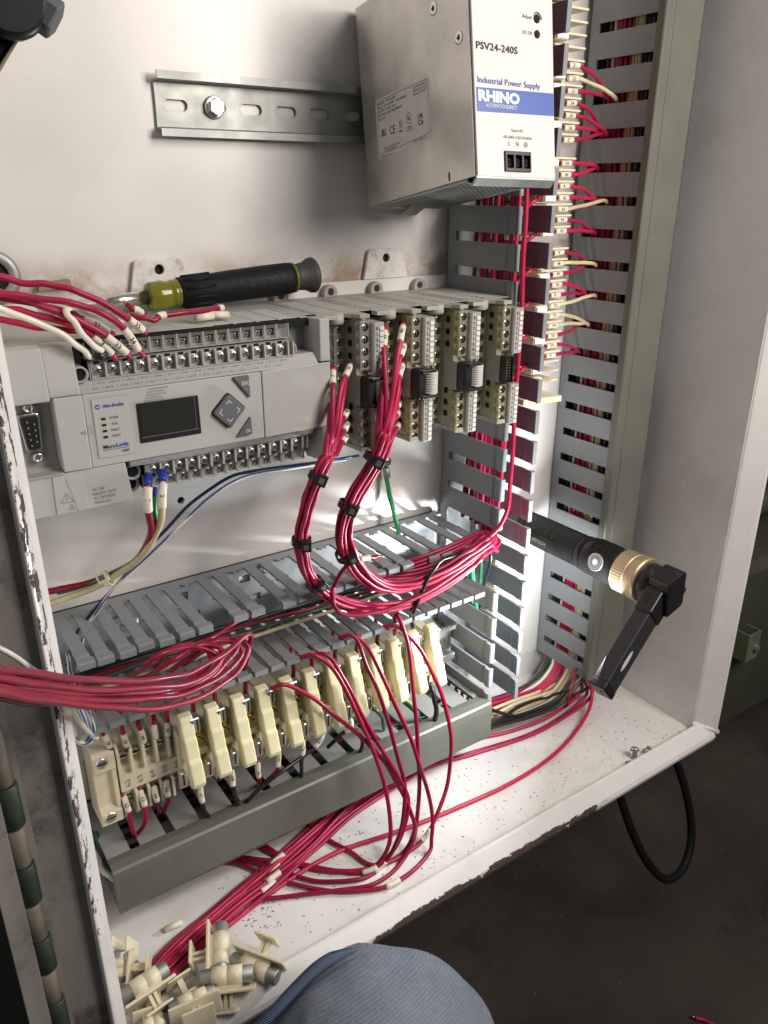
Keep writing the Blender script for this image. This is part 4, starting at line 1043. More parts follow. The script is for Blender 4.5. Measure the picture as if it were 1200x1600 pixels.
# ------------------------------------------------------------------ lower terminal row
rl = rail("mounting_rail", 76, 405, 481, -381, "zinc rail with corrugated edges behind the lower terminal row", [(x, x + 14) for x in range(84, 400, 25)], M['zinc'])
cg = MB()
for k in range(110):
    x = 77 + 3 * k
    for sg in (-1, 1): cg.box((x, 472.6, -381 + sg * 17.5), (x + 1.6, 474.6, -381 + sg * 18.8))
part("corrugated_edge", cg, M['zinc'], rl)
for x in (90, 390): part("standoff", MB().box((x, 481.2, -390), (x + 12, 507.9, -372)), M['zinc'], rl)
ea = thing("end_anchor", (83, 473, -381), "cream end anchor clamp with two screws at the left end of the terminal row", "terminal clamp")
part("anchor_body", MB().prism([(474, -403), (450, -403), (447, -400), (446, -390), (452, -388), (452, -358), (446, -356), (446.5, -344), (449, -341.5), (474, -341.5)], 'x', 76, 90.5), M['cream'], ea, bev=.8, seg=3)
part("anchor_cheek", MB().box((87.5, 447.5, -401), (90.4, 455, -343)), M['cream'], ea, bev=.6)
for z, x in ((-348.6, 81.6), (-394, 81.6)):
    s = part("anchor_screw", MB().lathe((x, 446.6, z), (0, -1, 0), [(0, 4.3), (.6, 4.2), (1.2, 3.4), (1.3, 2)], 18), M['screw'], ea)
    part("screw_slot", MB().box((x - 3.4, 445.2, z - .5), (x + 3.4, 445.55, z + .5)), M['dark'], s)
for k, num in enumerate(("62", "63", "64", "65", "66")):
    x = 92 + 8.55 * k
    t_ = thing("feed_through_terminal", (x + 4, 473, -381), ("cream feed-through terminal marked %s, " % num) + ("directly beside the end anchor", "second from the end anchor", "in the middle of the five", "second from the first fuse terminal", "directly beside the first fuse terminal")[k], "terminal", "feed-through terminals on the lower rail")
    part("terminal_body", MB().prism([(474, -401), (462, -401), (456, -398), (456, -386), (452, -385), (452, -362), (456, -360), (456, -347), (462, -344), (474, -344)], 'x', x, x + 8.3), M['ivory'], t_)
    part("barrier", MB().prism([(473, -404), (452, -404), (447, -399), (446.5, -382), (449, -381), (449, -365), (446.5, -364), (447.5, -347), (452, -341.5), (473, -341.5)], 'x', x - .4, x + 1.7), M['ivory'], t_, bev=.35)
    mk_ = part("number_strip", MB().box((x - .3, 447.2, -378.5), (x + 8.25, 452, -366.5)), M['ivory'], t_)
    text(num, (x + 4.4, 447.05, -372.5), (-.08, 0, 1), (-1, 0, -.08), 3.4, M['grey_ink'], mk_, fit=6.2)
    for z in (-354.5, -391.5):
        part("terminal_screw", MB().lathe((x + 5.1, 455.8, z), (0, -1, 0), [(0, 3.2), (1.6, 3.2), (2.2, 2.6), (2.3, 1)], 14), M['steel'], t_)
        part("screw_slot", MB().box((x + 2.4, 453.2, z - .4), (x + 7.8, 453.55, z + .4)), M['dark'], t_)
PROF = [(440.5, -328.5), (437.5, -325), (431.5, -326), (428, -340.5), (426.2, -341.5), (422.9, -355.2), (421, -356.2), (416.6, -371), (418.5, -375.5), (424.5, -375), (429, -362), (430.5, -358), (436, -343)]
fp = None; N12 = ("first", "second", "third", "fourth", "fifth", "sixth", "seventh", "eighth", "ninth", "tenth", "eleventh", "last")
def make_fuse(x):
    t_ = thing("fuse_terminal", (x + 9, 473, -381), "x", "fuse terminal", "fuse terminals on the lower rail")
    part("terminal_body", MB().prism([(474, -402), (458, -402), (448, -396), (442, -384), (440.6, -377), (440.6, -345), (446, -341), (474, -341)], 'x', x, x + 18.6), M['ivory'], t_)
    part("barrier", MB().prism([(473, -403.6), (452, -403.6), (446, -396), (438.6, -380), (438.6, -343), (446, -339.5), (473, -339.5)], 'x', x + 9.2, x + 10.2), M['fuse'], t_, bev=.3)
    part("cross_bar", MB().box((x + 9.2, 435.6, -363.4), (x + 18.7, 441, -358.2)), M['fuse'], t_, bev=.5)
    part("handle_hinge", MB().prism([(452, -344), (436, -342), (429, -361), (452, -368)], 'x', x + 1.6, x + 7.4), M['fuse'], t_)
    h_ = part("fuse_handle", MB().prism(PROF, 'x', x, x + 9.0), M['fuse'], t_, bev=1.1, seg=3)
    for z in (-350.5, -370.5):
        s = part("brass_screw", MB().lathe((x + 15.0, 440.4, z), (0, -1, 0), [(0, 3.3), (2.0, 3.3), (2.8, 2.6), (2.9, 1)], 14), M['brass'], t_)
        q = MB(); d_ = Vector((math.cos(.8 * z), 0, math.sin(.8 * z))); p_ = Vector((-d_.z, 0, d_.x)); c0 = Vector((x + 15.0, 437.42, z))
        q.add([c0 + d_ * 2.8 + p_ * .4, c0 + d_ * 2.8 - p_ * .4, c0 - d_ * 2.8 - p_ * .4, c0 - d_ * 2.8 + p_ * .4], [(0, 1, 2, 3)])
        part("screw_slot", q, M['dark'], s)
        part("clamp_frame", MB().hbox((x + 11.4, 438.6, z - 4.2), (x + 18.6, 441, z + 4.2), [(x + 12.2, z - 3.4, x + 17.9, z + 3.4)], 1), M['brass'], t_)
    for (xx, Y, z) in ((x + 6.0, 431.6, -334), (x - 5.0, 428, -371), (x + 11.0, 436, -337.5)):
        o_ = part("fuse_clip", MB().prism(rpoly([(Y + 5, z - 7.2), (Y - 1.2, z - 6.6), (Y - 1.2, z + 5.6), (Y + 5, z + 6)], 1.6, 3), 'x', xx, xx + 4.0), M['screw'], t_, bev=.9, seg=2)
        part("clip_fold", MB().box((xx + 1.6, Y - 1.5, z - 5), (xx + 2.3, Y - .9, z + 4.2)), M['dark'], o_)
    return t_
f0 = make_fuse(131.5)
FX = [131.5 + 19.0 * k for k in range(12)]
f0['label'] = "yellowed fuse terminal right beside feed-through terminal 66, number 67 on its lower wire"
DESC = ["", "with number 68 on its black lower wire", "with number 69 on its red lower wire", "with number 70 on its looping red wire", "with a red wire looping out from its top left", "with number 72 on its black lower wire",
        "with a black wire running off to the left", "half hidden by two red wires", "behind the first crossing red loop", "with a green and yellow wire below it", "second from the right end of the row", "at the right end of the row beside the bare rail"]
for k in range(1, 12):
    c_ = copy_tree(f0); c_.location = f0.location + Vector((19.0 * k * .001, 0, 0))
    c_['label'] = "%s yellowed fuse terminal, %s" % (N12[k], DESC[k])
# ------------------------------------------------------------------ upright terminal row between the two tall ducts
vt = thing("terminal_strip", (463, 508, -20), "upright row of cream terminals between the two tall ducts", "terminal strip")
part("carrier", MB().box((449, 500, -146), (480, 507.9, 250)), M['ivory'], vt)
part("mounting_bar", MB().box((452, 502, -440), (464, 507.9, -146.2)), M['zinc'], vt)
tmb = MB(); tmb.box((-14, -8, -3.6), (20, 0, 3.6)); tmb.box((-13, -38, 2.5), (34, -8, 3.8)); tmb.box((15, -20, -3), (30, -8, 2))
tmb.box((-6, -46, -3.2), (6, -8, 2.2)); tmb.cm = 1
for sx in (-11.5, 11.5): tmb.lathe((sx, -10, -.5), (0, -1, 0), [(0, 2.6), (6, 2.6), (6.6, 1.8)], 10); tmb.box((sx - 3.6, -9.4, -3.2), (sx + 3.6, -8, 2.2))
tmb.cm = 2; tmb.box((-5.5, -47.5, -2.6), (5.5, -46, 1.4))
tme = tmb.mesh("terminal", [M['cream'], M['brass'], M['pwhite']])
vz = lambda k: 86.2 - 8.19 * (k - 31)
for k in range(17, 61):
    if k in (38, 46): continue
    place("terminal", tme, vt, (463, 500, vz(k)))
part("end_plate", MB().prism([(449, 500), (449, 452), (487, 446), (487, 500)], 'z', vz(61) - 3, vz(61) + 2), M['cream'], vt, bev=.4)
lowb = MB()
for k in range(62, 94):
    z = vz(k) - 6
    if z < -436: break
    lowb.box((450, 474, z - 3), (455 + (k * 7 % 5), 501, z + 2.4))
part("spare_bracket_tabs", lowb, M['ivory'], vt)
part("spare_clamps", MB().box((456, 486, -430), (459.4, 500, -150)), M['brass'], vt)
ORD = ('first second third fourth fifth sixth seventh eighth ninth tenth eleventh twelfth thirteenth fourteenth fifteenth sixteenth seventeenth eighteenth nineteenth twentieth twenty-first twenty-second twenty-third twenty-fourth last').split()
# ------------------------------------------------------------------ wires
def arcs(path):
    L_ = [0.0]
    for i in range(1, len(path)): L_.append(L_[-1] + (path[i] - path[i - 1]).length)
    return L_
def cut(path, s0, s1):
    L_ = arcs(path); out = []
    def pt(s):
        for i in range(1, len(path)):
            if L_[i] >= s:
                t = (s - L_[i - 1]) / max(1e-6, L_[i] - L_[i - 1]); return path[i - 1].lerp(path[i], t)
        return path[-1].copy()
    out.append(pt(s0)); out += [path[i] for i in range(len(path)) if s0 < L_[i] < s1]; out.append(pt(s1))
    return out
def sleeve_on(w, path, s0, s1, txt=None, flip=False, r=2.15, m_=None):
    seg = cut(path, s0, s1)
    sl = part("marker_sleeve", MB().tube(seg, r, 10), m_ or M['sleeve'], w)
    if txt:
        c = cut(path, (s0 + s1) / 2, (s0 + s1) / 2 + .01)[0]; t = (seg[-1] - seg[0]).normalized()
        if flip: t = -t
        v = (-c).normalized(); n = (v - t * v.dot(t)).normalized(); u = n.cross(t)
        text(txt, c, t, u, min(2.6, r * 1.25), M['ink'], sl, off=.06, cyl=r, fit=min(1.75 * len(txt), abs(s1 - s0) * .8), bold=.01)
    return sl
GW = {}
def wire(path, color, label, group=None, r=1.6, sleeves=(), name=None, n=8, cat="wire"):
    path = [Vector(p) for p in path]; f1, f2 = random.uniform(0, 6), random.uniform(0, 6)
    for i in range(1, len(path) - 1): path[i] = path[i] + Vector((math.sin(i * .83 + f1), math.sin(i * .61 + f2), math.sin(i * .72 + f1 + f2))) * .22
    nm = name or {'red': 'red_wire', 'red2': 'red_wire', 'whitew': 'white_wire', 'tan': 'white_wire', 'black': 'black_wire', 'green': 'green_wire', 'dgreen': 'green_wire', 'blue': 'blue_wire', 'navy': 'blue_wire'}[color]
    w = solo(nm, MB().tube(path, r, n), M[color], tuple(path[0]), label, cat, group)
    for s in sleeves: sleeve_on(w, path, *s)
    return w
def frames(path):
    T = [(path[min(i + 1, len(path) - 1)] - path[max(i - 1, 0)]).normalized() for i in range(len(path))]
    a = (Vector((0, 1, 0)) - T[0] * T[0].y).normalized(); F_ = []
    for t in T:
        a = (a - t * a.dot(t)).normalized(); F_.append((a, t.cross(a)))
    return T, F_
def bundle_paths(center, offs, twist=0.0, wob=.4, tight=()):
    T, F_ = frames(center); L_ = arcs(center); out = []
    for j, (ox, oy) in enumerate(offs):
        p = []; ph = random.uniform(0, 6)
        for i, c in enumerate(center):
            k = 1.0; s = L_[i]
            for (ts, tw) in tight: k *= 1 - .28 * math.exp(-((s - ts) / 14) ** 2)
            th = twist * s; q = 1 + 0.12 * math.sin(s / 17 + ph)
            x = (ox * math.cos(th) - oy * math.sin(th)) * k * q + wob * math.sin(s / 23 + ph); y = (ox * math.sin(th) + oy * math.cos(th)) * k * q + wob * math.cos(s / 19 + ph)
            p.append(c + F_[i][0] * x + F_[i][1] * y)
        out.append(p)
    return out
def tie(c, t, rx, label, col='blk', head=True, w=4.4, ry=None):
    c = Vector(c); t = Vector(t).normalized(); a = (Vector((0, 1, 0)) - t * t.y).normalized(); b = t.cross(a)
    if ry is None: ry = rx
    th = thing("cable_tie", tuple(c), label, "cable tie", "cable ties" if col == 'blk' else None)
    bd = MB(); n = 24; vs = []; fs = []
    for (h, k) in ((-w / 2, 1.0), (-w / 2, 1.16), (w / 2, 1.16), (w / 2, 1.0)):
        for i in range(n):
            an = 2 * math.pi * i / n; vs.append(c + t * h + a * (math.cos(an) * rx * k) + b * (math.sin(an) * ry * k))
    for q in range(4):
        for i in range(n):
            j = (i + 1) % n; q2 = (q + 1) % 4
            fs.append((q * n + i, q * n + j, q2 * n + j, q2 * n + i))
    bd.add(vs, fs, False); part("band", bd, M[col], th)
    if head:
        v = (-c).normalized(); v = (v - t * v.dot(t)).normalized(); s_ = v.cross(t)
        hp_ = c + v * (rx * .95) + s_ * (ry * .55); hb = MB()
        q = [hp_ + s_ * x + t * y + v * z for z in (-1.5, 3.2) for x, y in ((-3.4, -3.6), (3.4, -3.6), (3.4, 3.6), (-3.4, 3.6))]
        hb.add(q, [(0, 3, 2, 1), (4, 5, 6, 7), (0, 1, 5, 4), (1, 2, 6, 5), (2, 3, 7, 6), (3, 0, 4, 7)])
        hq = part("head", hb, M[col], th, bev=.5)
        q = [hp_ + s_ * x + t * y + v * z for z in (3.1, 3.3) for x, y in ((-1.7, -2), (1.7, -2), (1.7, 2), (-1.7, 2))]
        part("slot", MB().add(q, [(0, 3, 2, 1), (4, 5, 6, 7), (0, 1, 5, 4), (1, 2, 6, 5), (2, 3, 7, 6), (3, 0, 4, 7)]), M['btn'], hq)
    return th
k0 = lambda *L_: px(*[(q[0] * .25, 400 + q[1] * .25, q[2]) for q in L_])
LT = lambda s: "red wire with sleeve %s landing on the controller, %s" % (s, {"35": "topmost and furthest right", "34": "second from the right", "33": "in the middle of the row", "31": "leftmost and lowest sleeve", "32": "partly hidden behind the others"}[s])
p = k0((-120, 110, 416), (0, 130, 416), (150, 168, 415), (300, 176, 414), (420, 202, 413), (560, 252, 412), (740, 350, 412), (880, 452, 416), (907, 478, 420)); e = arcs(p)[-1]
wire(p, 'red', LT("35"), "red wires into the controller's upper terminals", 1.65, [(e - 15.2, e - 4.2, "35")])
p = k0((-120, 215, 414), (0, 232, 414), (180, 256, 413), (400, 285, 411), (560, 325, 410), (680, 382, 409), (760, 440, 410), (860, 575, 413), (893, 622, 416)); e = arcs(p)[-1]
wire(p, 'red', LT("34"), "red wires into the controller's upper terminals", 1.65, [(e - 19.5, e - 5.4, "34")])
p = k0((-120, 190, 418), (0, 225, 417), (150, 262, 416), (270, 318, 414), (400, 368, 413), (500, 408, 412), (640, 485, 412), (785, 600, 414), (808, 630, 417)); e = arcs(p)[-1]
wire(p, 'red', LT("33"), "red wires into the controller's upper terminals", 1.65, [(e - 18.2, e - 4.2, "33")])
p = k0((-120, 305, 420), (10, 325, 419), (130, 342, 418), (270, 380, 417), (440, 428, 415), (570, 488, 414), (695, 605, 415), (716, 640, 418)); e = arcs(p)[-1]
wire(p, 'red', LT("31"), "red wires into the controller's upper terminals", 1.65, [(e - 17.8, e - 4.8, "31")])
p = k0((-120, 230, 424), (20, 262, 423), (220, 300, 421), (400, 342, 419), (500, 384, 418), (650, 455, 419), (706, 490, 423)); e = arcs(p)[-1]
wire(p, 'red', LT("32"), "red wires into the controller's upper terminals", 1.65, [(e - 19.5, e - 5.5, "32")])
p = k0((-120, 385, 424), (30, 400, 423), (120, 422, 422), (260, 448, 421), (430, 462, 421), (520, 470, 426))
wire(p, 'red', "lowest red wire entering from the left above the controller", None, 1.65)
p = k0((-120, 280, 412), (20, 335, 411), (150, 385, 411), (300, 445, 411), (420, 512, 411), (520, 590, 412), (566, 632, 415))
w_ = wire(p, 'whitew', "cream white wire ending at the controller's first upper terminal", None, 1.6)
part("bare_strand", MB().tube([p[-1], p[-1] + (p[-1] - p[-2]).normalized() * 2.5], 1.0, 6), M['copper'], w_)
p = k0((640, 592, 412), (560, 540, 409), (490, 450, 408), (430, 372, 408), (412, 338, 410), (445, 322, 413), (520, 338, 416), (620, 372, 418), (760, 420, 424))
wire(p, 'whitew', "white wire curling back over the red wires above the controller", None, 1.6)
part("black_heatshrink", MB().tube(px((148, 556, 414), (157, 557, 413), (163, 553, 414)), 2.1, 8), M['black'], w_)
p = px((203, 494, 440), (225, 497, 438), (242, 500, 438), (252, 493, 440), (285, 489, 442), (320, 485, 446), (350, 481, 452)); e = arcs(p)[-1]
wire(p, 'red2', "dark red wire lying across the controller's vented top", None, 1.6, [(17, 22, None), (e - 5, e - 1, None)])
p = px((197, 475, 446), (206, 482, 444), (216, 486, 444), (226, 490, 444)); w_ = wire(p, 'red2', "short red wire stub with a bare copper end above the controller", None, 1.6, [(5, 11, None)])
part("copper_end", MB().tube(px((192, 469, 447), (199, 477, 446)), .9, 6), M['copper'], w_)
for i, (a, b) in enumerate((((306, 498, 440), (333, 493, 440)), ((331, 492, 441), (356, 492, 443)))):
    pth = [Vector(at(*a)), Vector(at(*b))]; d_ = (pth[1] - pth[0]).normalized()
    s = MB().lathe(pth[0], d_, [(1.2, 1.4), (0, 1.5), (0, 2.2), ((pth[1] - pth[0]).length, 2.2), ((pth[1] - pth[0]).length, 1.5), ((pth[1] - pth[0]).length - 1.2, 1.4)], 14)
    solo("loose_sleeve", s, M['sleeve'], tuple(pth[0]), ("left" if i == 0 else "right") + " of two loose ivory sleeves on the controller's top", "marker sleeve", "loose sleeves on the controller")
# wires leaving the controller's lower terminals
for (pts, c, rr, lab, ft, slv) in (
    ([(231, 742, 420), (231, 760, 414), (231, 798, 412), (236, 826, 420), (224, 862, 440), (190, 890, 462), (140, 910, 478), (88, 922, 486), (40, 930, 490)], 'red2', 2.1, "red wire with blue ferrule under the controller's lower terminals", 8.5, "1"),
    ([(254, 736, 420), (254, 754, 414), (253, 792, 412), (247, 828, 420), (218, 872, 440), (172, 905, 462), (130, 925, 476), (60, 950, 488)], 'tan', 2.0, "cream wire with blue ferrule and sleeve numbered 2", 8.5, "2"),
    ([(241, 762, 424), (241, 782, 420), (242, 810, 420), (238, 840, 428), (215, 872, 445), (160, 905, 472), (90, 926, 488)], 'green', 1.7, "green wire with blue ferrule between the red and cream wires", 6, None)):
    p = px(*pts); w_ = wire(p, c, lab, None, rr, [(ft + .3, ft + 14, slv, False, rr + .6)] if slv else [])
    part("blue_ferrule", MB().lathe(p[0], p[3] - p[0], [(0, 1.6), (.5, 2.6 if slv else 1.9), (ft - 2, 2.7 if slv else 2), (ft, 2.3 if slv else 1.8)], 12), M['ferr'], w_)
tie(at(168, 905, 464), Vector(at(180, 899, 464)) - Vector(at(150, 913, 470)), 4.2, "cream nylon tie round the red, green and cream wires", 'cream', True, 3.6)
p = px((560, 712, 470), (480, 725, 462), (400, 735, 455), (350, 750, 455), (300, 786, 460), (250, 836, 466), (200, 893, 474), (150, 950, 482), (118, 992, 488), (104, 1040, 492))
wire(p, 'navy', "dark blue wire swooping left under the controller", None, 1.15)
p = px((540, 718, 468), (460, 731, 458), (385, 744, 452), (330, 775, 452), (280, 822, 456), (228, 872, 462), (180, 917, 470), (150, 958, 478), (130, 992, 486), (122, 1050, 490))
w_ = wire(p, 'whitew', "blue and white striped wire swooping left under the controller", None, 1.15)
q_ = [c - Vector((0, .55, -.35)) for c in p]; part("blue_stripe", MB().tube(q_, .75, 6), M['blue'], w_)
# pale blue signal wires at the left edge
for i, pts in enumerate((
    [(-20, 1000, 300), (20, 1025, 310), (60, 1052, 325), (95, 1085, 345), (120, 1120, 380), (140, 1146, 400), (152, 1153, 405)],
    [(95, 1090, 360), (112, 1125, 385), (118, 1150, 400), (128, 1160, 405), (138, 1152, 408), (134, 1130, 415), (120, 1095, 425), (112, 1060, 440), (105, 1020, 460)],
    [(120, 1080, 410), (138, 1112, 410), (146, 1140, 408), (142, 1158, 406), (126, 1162, 405), (108, 1142, 400), (88, 1112, 370), (60, 1090, 340)])):
    p = px(*pts); w_ = wire(p, 'whitew', ("pale blue and white wire crossing in front of the left rim", "pale blue wire looping back behind the left rim", "pale wire in a tight loop beside the end anchor")[i], None, 1.2)
    part("blue_stripe", MB().tube([c - Vector((0, .5, -.5)) for c in p], .8, 6), M['blue'], w_)
# earth wire under the modules
gp = px((604, 742, 500), (606, 760, 499), (612, 788, 496), (620, 818, 490), (624, 840, 480))
w_ = wire(gp, 'green', "green earth wire with a crimped ring lug under the modules", None, 2.0)
part("crimp", MB().lathe(at(603, 731, 501), Vector(at(606, 754, 500)) - Vector(at(603, 731, 501)), [(0, 2.2), (.5, 2.9), (8.5, 2.9), (9, 2.4)], 12), M['zinc'], w_)
part("ring_lug", MB().lathe(at(603, 721, 504), (0, -1, 0), [(0, 4.8), (1, 4.8), (1, 3)], 16), M['zinc'], w_)
es = solo("earth_screw", MB().lathe(at(603, 721, 503), (0, -1, 0), [(0, 4), (1.6, 3.9), (2.6, 3), (2.8, 1)], 16), M['screw'], at(603, 721, 503), "pan head screw holding the green earth lug", "screw")
xs = MB(); c0 = Vector(at(603, 721, 503)); xs.box(c0 + Vector((-2.2, -3, -.3)), c0 + Vector((2.2, -2.6, .3))); xs.box(c0 + Vector((-.3, -3.001, -2.2)), c0 + Vector((.3, -2.601, 2.2)))
part("cross_slot", xs, M['dark'], es)
# ---- the two tied bundles from the modules into the tall duct
random.seed(5)
def packed(n, r):
    out = [(0, 0)]; ring = 1
    while len(out) < n:
        k = 6 * ring
        out += [(2 * r * ring * math.cos(2 * math.pi * i / k + .3 * ring), 2 * r * ring * math.sin(2 * math.pi * i / k + .3 * ring)) for i in range(k)]; ring += 1
    return out[:n]
endp = [Vector((414, 440, -274)), Vector((424, 455, -268)), Vector((429, 472, -240))]
c1 = px((512, 712, 405), (497, 745, 405), (484, 778, 408), (475, 815, 411), (471, 845, 413), (476, 880, 416), (492, 912, 420), (525, 938, 424), (575, 950, 425), (632, 944, 425), (685, 918, 425), (732, 884, 425), (760, 854, 426), n=5)
c2 = px((602, 670, 402), (590, 708, 403), (565, 752, 407), (545, 790, 410), (534, 830, 413), (540, 866, 415), (562, 898, 420), (600, 918, 424), (648, 914, 425), (695, 890, 425), (735, 862, 425), (762, 842, 426), n=5)
ent1 = [[(520, 573, 424), (520, 590, 416), (520, 614, 408), (519, 660, 404)], [(548, 569, 424), (543, 580, 416), (532, 610, 408), (524, 660, 404)], [(545, 640, 430), (538, 650, 420), (528, 672, 410), (519, 695, 405)],
        [(545, 660, 430), (538, 670, 420), (527, 692, 410), (518, 706, 406)], [(543, 679, 430), (537, 688, 420), (526, 708, 411), (515, 716, 407)], [(540, 590, 426), (536, 620, 415), (530, 660, 408), (520, 700, 405)], [(518, 600, 424), (516, 640, 412), (512, 680, 405), (508, 710, 404)]]
num1 = ["37", "36", "40", "43", "42", None, None]
ent2 = [[(630, 505, 420), (628, 520, 413), (621, 555, 407), (612, 620, 403)], [(602, 508, 424), (601, 530, 418), (600, 562, 411), (604, 630, 404)], [(632, 536, 422), (629, 548, 414), (621, 575, 408), (610, 640, 404)],
        [(629, 566, 424), (626, 580, 416), (621, 610, 408), (610, 660, 404)], [(624, 640, 432), (618, 652, 420), (610, 668, 410), (602, 690, 404)], [(626, 625, 432), (620, 636, 420), (612, 655, 410), (604, 680, 404)],
        [(625, 660, 432), (618, 672, 420), (608, 688, 410), (600, 700, 405)], [(600, 540, 424), (598, 575, 414), (596, 630, 406), (594, 690, 403)], [(598, 570, 424), (595, 600, 414), (592, 650, 406), (588, 700, 404)], [(626, 600, 428), (620, 630, 414), (610, 670, 405), (598, 702, 403)]]
num2 = ["46", "45", "50", "52", None, "53", None, None, None, None]
tied = [0, 0]
for (cen, ent, num, rr, gl, tl) in ((c1, ent1, num1, 1.62, "narrow tied bundle", (0, 1)), (c2, ent2, num2, 1.62, "wide tied bundle", (0, 1))):
    offs = packed(len(ent), rr * .96); L_ = arcs(cen)
    pths = bundle_paths(cen, offs, .006, .25)
    for j, pth in enumerate(pths):
        st = [Vector(at(*q)) for q in ent[j]]
        full = spline(st + pth[1::3] + [e_ + Vector((random.uniform(-3, 4), offs[j][0] * 1.5 + random.uniform(-2, 5), offs[j][1] * 1.6 + random.uniform(-3, 3))) for e_ in endp], 5)
        lab = ("red wire marked %s, %s entry of the %s leaving the modules" % (num[j], ORD[j], gl)) if num[j] else "unnumbered red wire, %s entry of the %s leaving the modules" % (ORD[j], gl)
        wire(full, 'red', lab, "red wires in the " + gl, rr, [(4.5, 16.5, num[j], True)] if num[j] else ([(5, 13, None)] if j % 2 == 0 else []))
def tan_at(cen, i): return cen[min(i + 1, len(cen) - 1)] - cen[max(i - 1, 0)]
tie(c1[5], tan_at(c1, 5), 5.6, "black cable tie near the top of the narrow wire bundle"); tie(c1[20], tan_at(c1, 20), 5.6, "black cable tie low on the narrow wire bundle"); tie(c1[30], tan_at(c1, 30), 5.4, "black cable tie where the narrow bundle meets the open duct")
tie(c2[6], tan_at(c2, 6), 6.4, "black cable tie at the top of the wide wire bundle", ry=7); tie(c2[15], tan_at(c2, 15), 6.4, "black cable tie halfway down the wide wire bundle"); tie(c2[25], tan_at(c2, 25), 6.2, "black cable tie at the foot of the wide wire bundle")
p = px((590, 870, 416), (572, 872, 414), (552, 877, 412), (541, 885, 413), (530, 900, 418), (522, 916, 421), (520, 932, 418), (523, 948, 415), (534, 959, 414), (556, 961, 414), (590, 956, 415), (628, 944, 416), (690, 912, 418), (748, 868, 422), (768, 840, 432))
w_ = wire(p, 'red2', "red wire with bare copper end dipping below the wide bundle", None, 1.6, [(9, 18, "7")])
part("copper_end", MB().tube(px((598, 868, 417), (582, 871, 415)), .8, 6), M['copper'], w_)
for k in range(6):
    o_ = (random.uniform(-2, 6), random.uniform(-5, 5)); b_ = [(545 + 14 * k, 905 - 6 * k, 455), (600 + 5 * k, 905 - 5 * k, 442), (660, 900 - 6 * k, 434), (715, 872 - 5 * k, 432), (752, 846 - 3 * k, 434)]
    pth = px(*b_) + [e_ + Vector((o_[0], o_[1], 0)) for e_ in endp[1:]]
    wire(spline(pth[::3] + pth[-3:], 3), 'red', "red wire running from inside the open duct into the tall duct, %s of six" % ORD[k], "red wires from the open duct into the tall duct", 1.6)
p = px((646, 958, 424), (651, 944, 420), (662, 918, 418), (675, 893, 417), (690, 876, 418), (712, 866, 424), (740, 852, 440)); wire(p, 'black', "black wire crossing over the pink red wires", None, 1.5)
p = [Vector(at(826, 230, 424))] + px((823, 300, 424), (818, 400, 424), (814, 500, 424), (807, 600, 423), (801, 700, 422), (797, 762, 421), (790, 805, 421), (772, 832, 423), (745, 852, 427), (700, 884, 432))
wire(p, 'red', "single red wire hanging down outside the tall duct", None, 1.75)
for (pts, c, rr, lab) in (([(722, 860, 470), (723, 882, 468), (727, 905, 470), (735, 950, 480)], 'green', 1.6, "thin green wire dropping behind the open duct's end"), ([(733, 850, 462), (736, 880, 458), (740, 910, 462), (745, 960, 475)], 'green', 2.2, "thick green wire dropping behind the open duct's end"),
                          ([(756, 845, 462), (753, 870, 458), (750, 900, 462), (742, 960, 478)], 'dgreen', 1.7, "dark green wire dropping behind the open duct's end"), ([(764, 848, 460), (767, 872, 456), (760, 900, 460), (748, 950, 475)], 'black', 1.7, "black wire dropping behind the open duct's end")):
    wire(px(*pts), c, lab, None, rr)
# ---- wires standing inside the tall ducts
random.seed(9)
for k in range(15):
    Y = 443 + 3.1 * k; x = 416 + random.uniform(-1, 5) + (4 if k % 3 == 0 else 0)
    p = spline([(x + 1.5 * math.sin(k + .03 * z), Y + 1.2 * math.sin(k * 2 + .02 * z), z) for z in (230, 120, 40, -40, -120, -190, -240, -264)], 3)
    wire(p, 'red', "red wire standing inside the left tall duct, %s from the front" % ORD[k], "red wires inside the left tall duct", 1.6, n=6)
col2 = ['black', 'whitew', 'red', 'red', 'red', 'red', 'red', 'tan', 'tan', 'tan', 'black', 'black', 'black', 'tan', 'black']
LW = {'black': "black", 'whitew': "white", 'red': "red", 'tan': "yellowed white"}
for k, c in enumerate(col2):
    Y = 490 - 3.5 * k; x = 555 + random.uniform(0, 3); zf = -484 + random.uniform(0, 7); sw = random.uniform(-3, 3)
    fy = (Y - 462) * .9 + 462
    p = spline([(x + random.uniform(-1, 1), Y + random.uniform(-1, 1), z) for z in (240, 100, -50, -200, -330, -410)] + [(x - 2, Y, -452), (x - 14, fy - 3 + sw, zf + 14), (x - 38, fy - 6 + sw, zf + 3), (x - 75, fy - 2 + sw, zf), (x - 115, fy + 4, zf + 2 + sw), (x - 160, fy + 8, zf + 6), (x - 220, fy + 6, zf + 8)], 5)
    wire(p, c, "%s wire dropping through the right tall duct, %s from the back" % (LW[c], ORD[k]), LW[c] + " wires from the right tall duct", 1.75, n=8)
for k in range(5):
    c = ('red', 'red', 'tan', 'tan', 'black')[k]; Y = 486 - 9 * k
    p = spline([(575, Y, 0), (572, Y, -300), (568, Y, -430), (556, Y - 3, -468), (525, Y - 8 + 3 * k, -476), (480, Y - 8 + 4 * k, -474), (430, Y - 2, -470), (360, Y, -474)], 5)
    wire(p, c, LW[c] + " wire deep in the right tall duct sweeping left at its foot", LW[c] + " wires from the right tall duct", 1.75)
p = px((900, 1045, 450), (892, 1075, 440), (888, 1098, 436), (884, 1104, 440)); wire(p, 'red2', "short red wire hooked down over the white wires", None, 1.5)
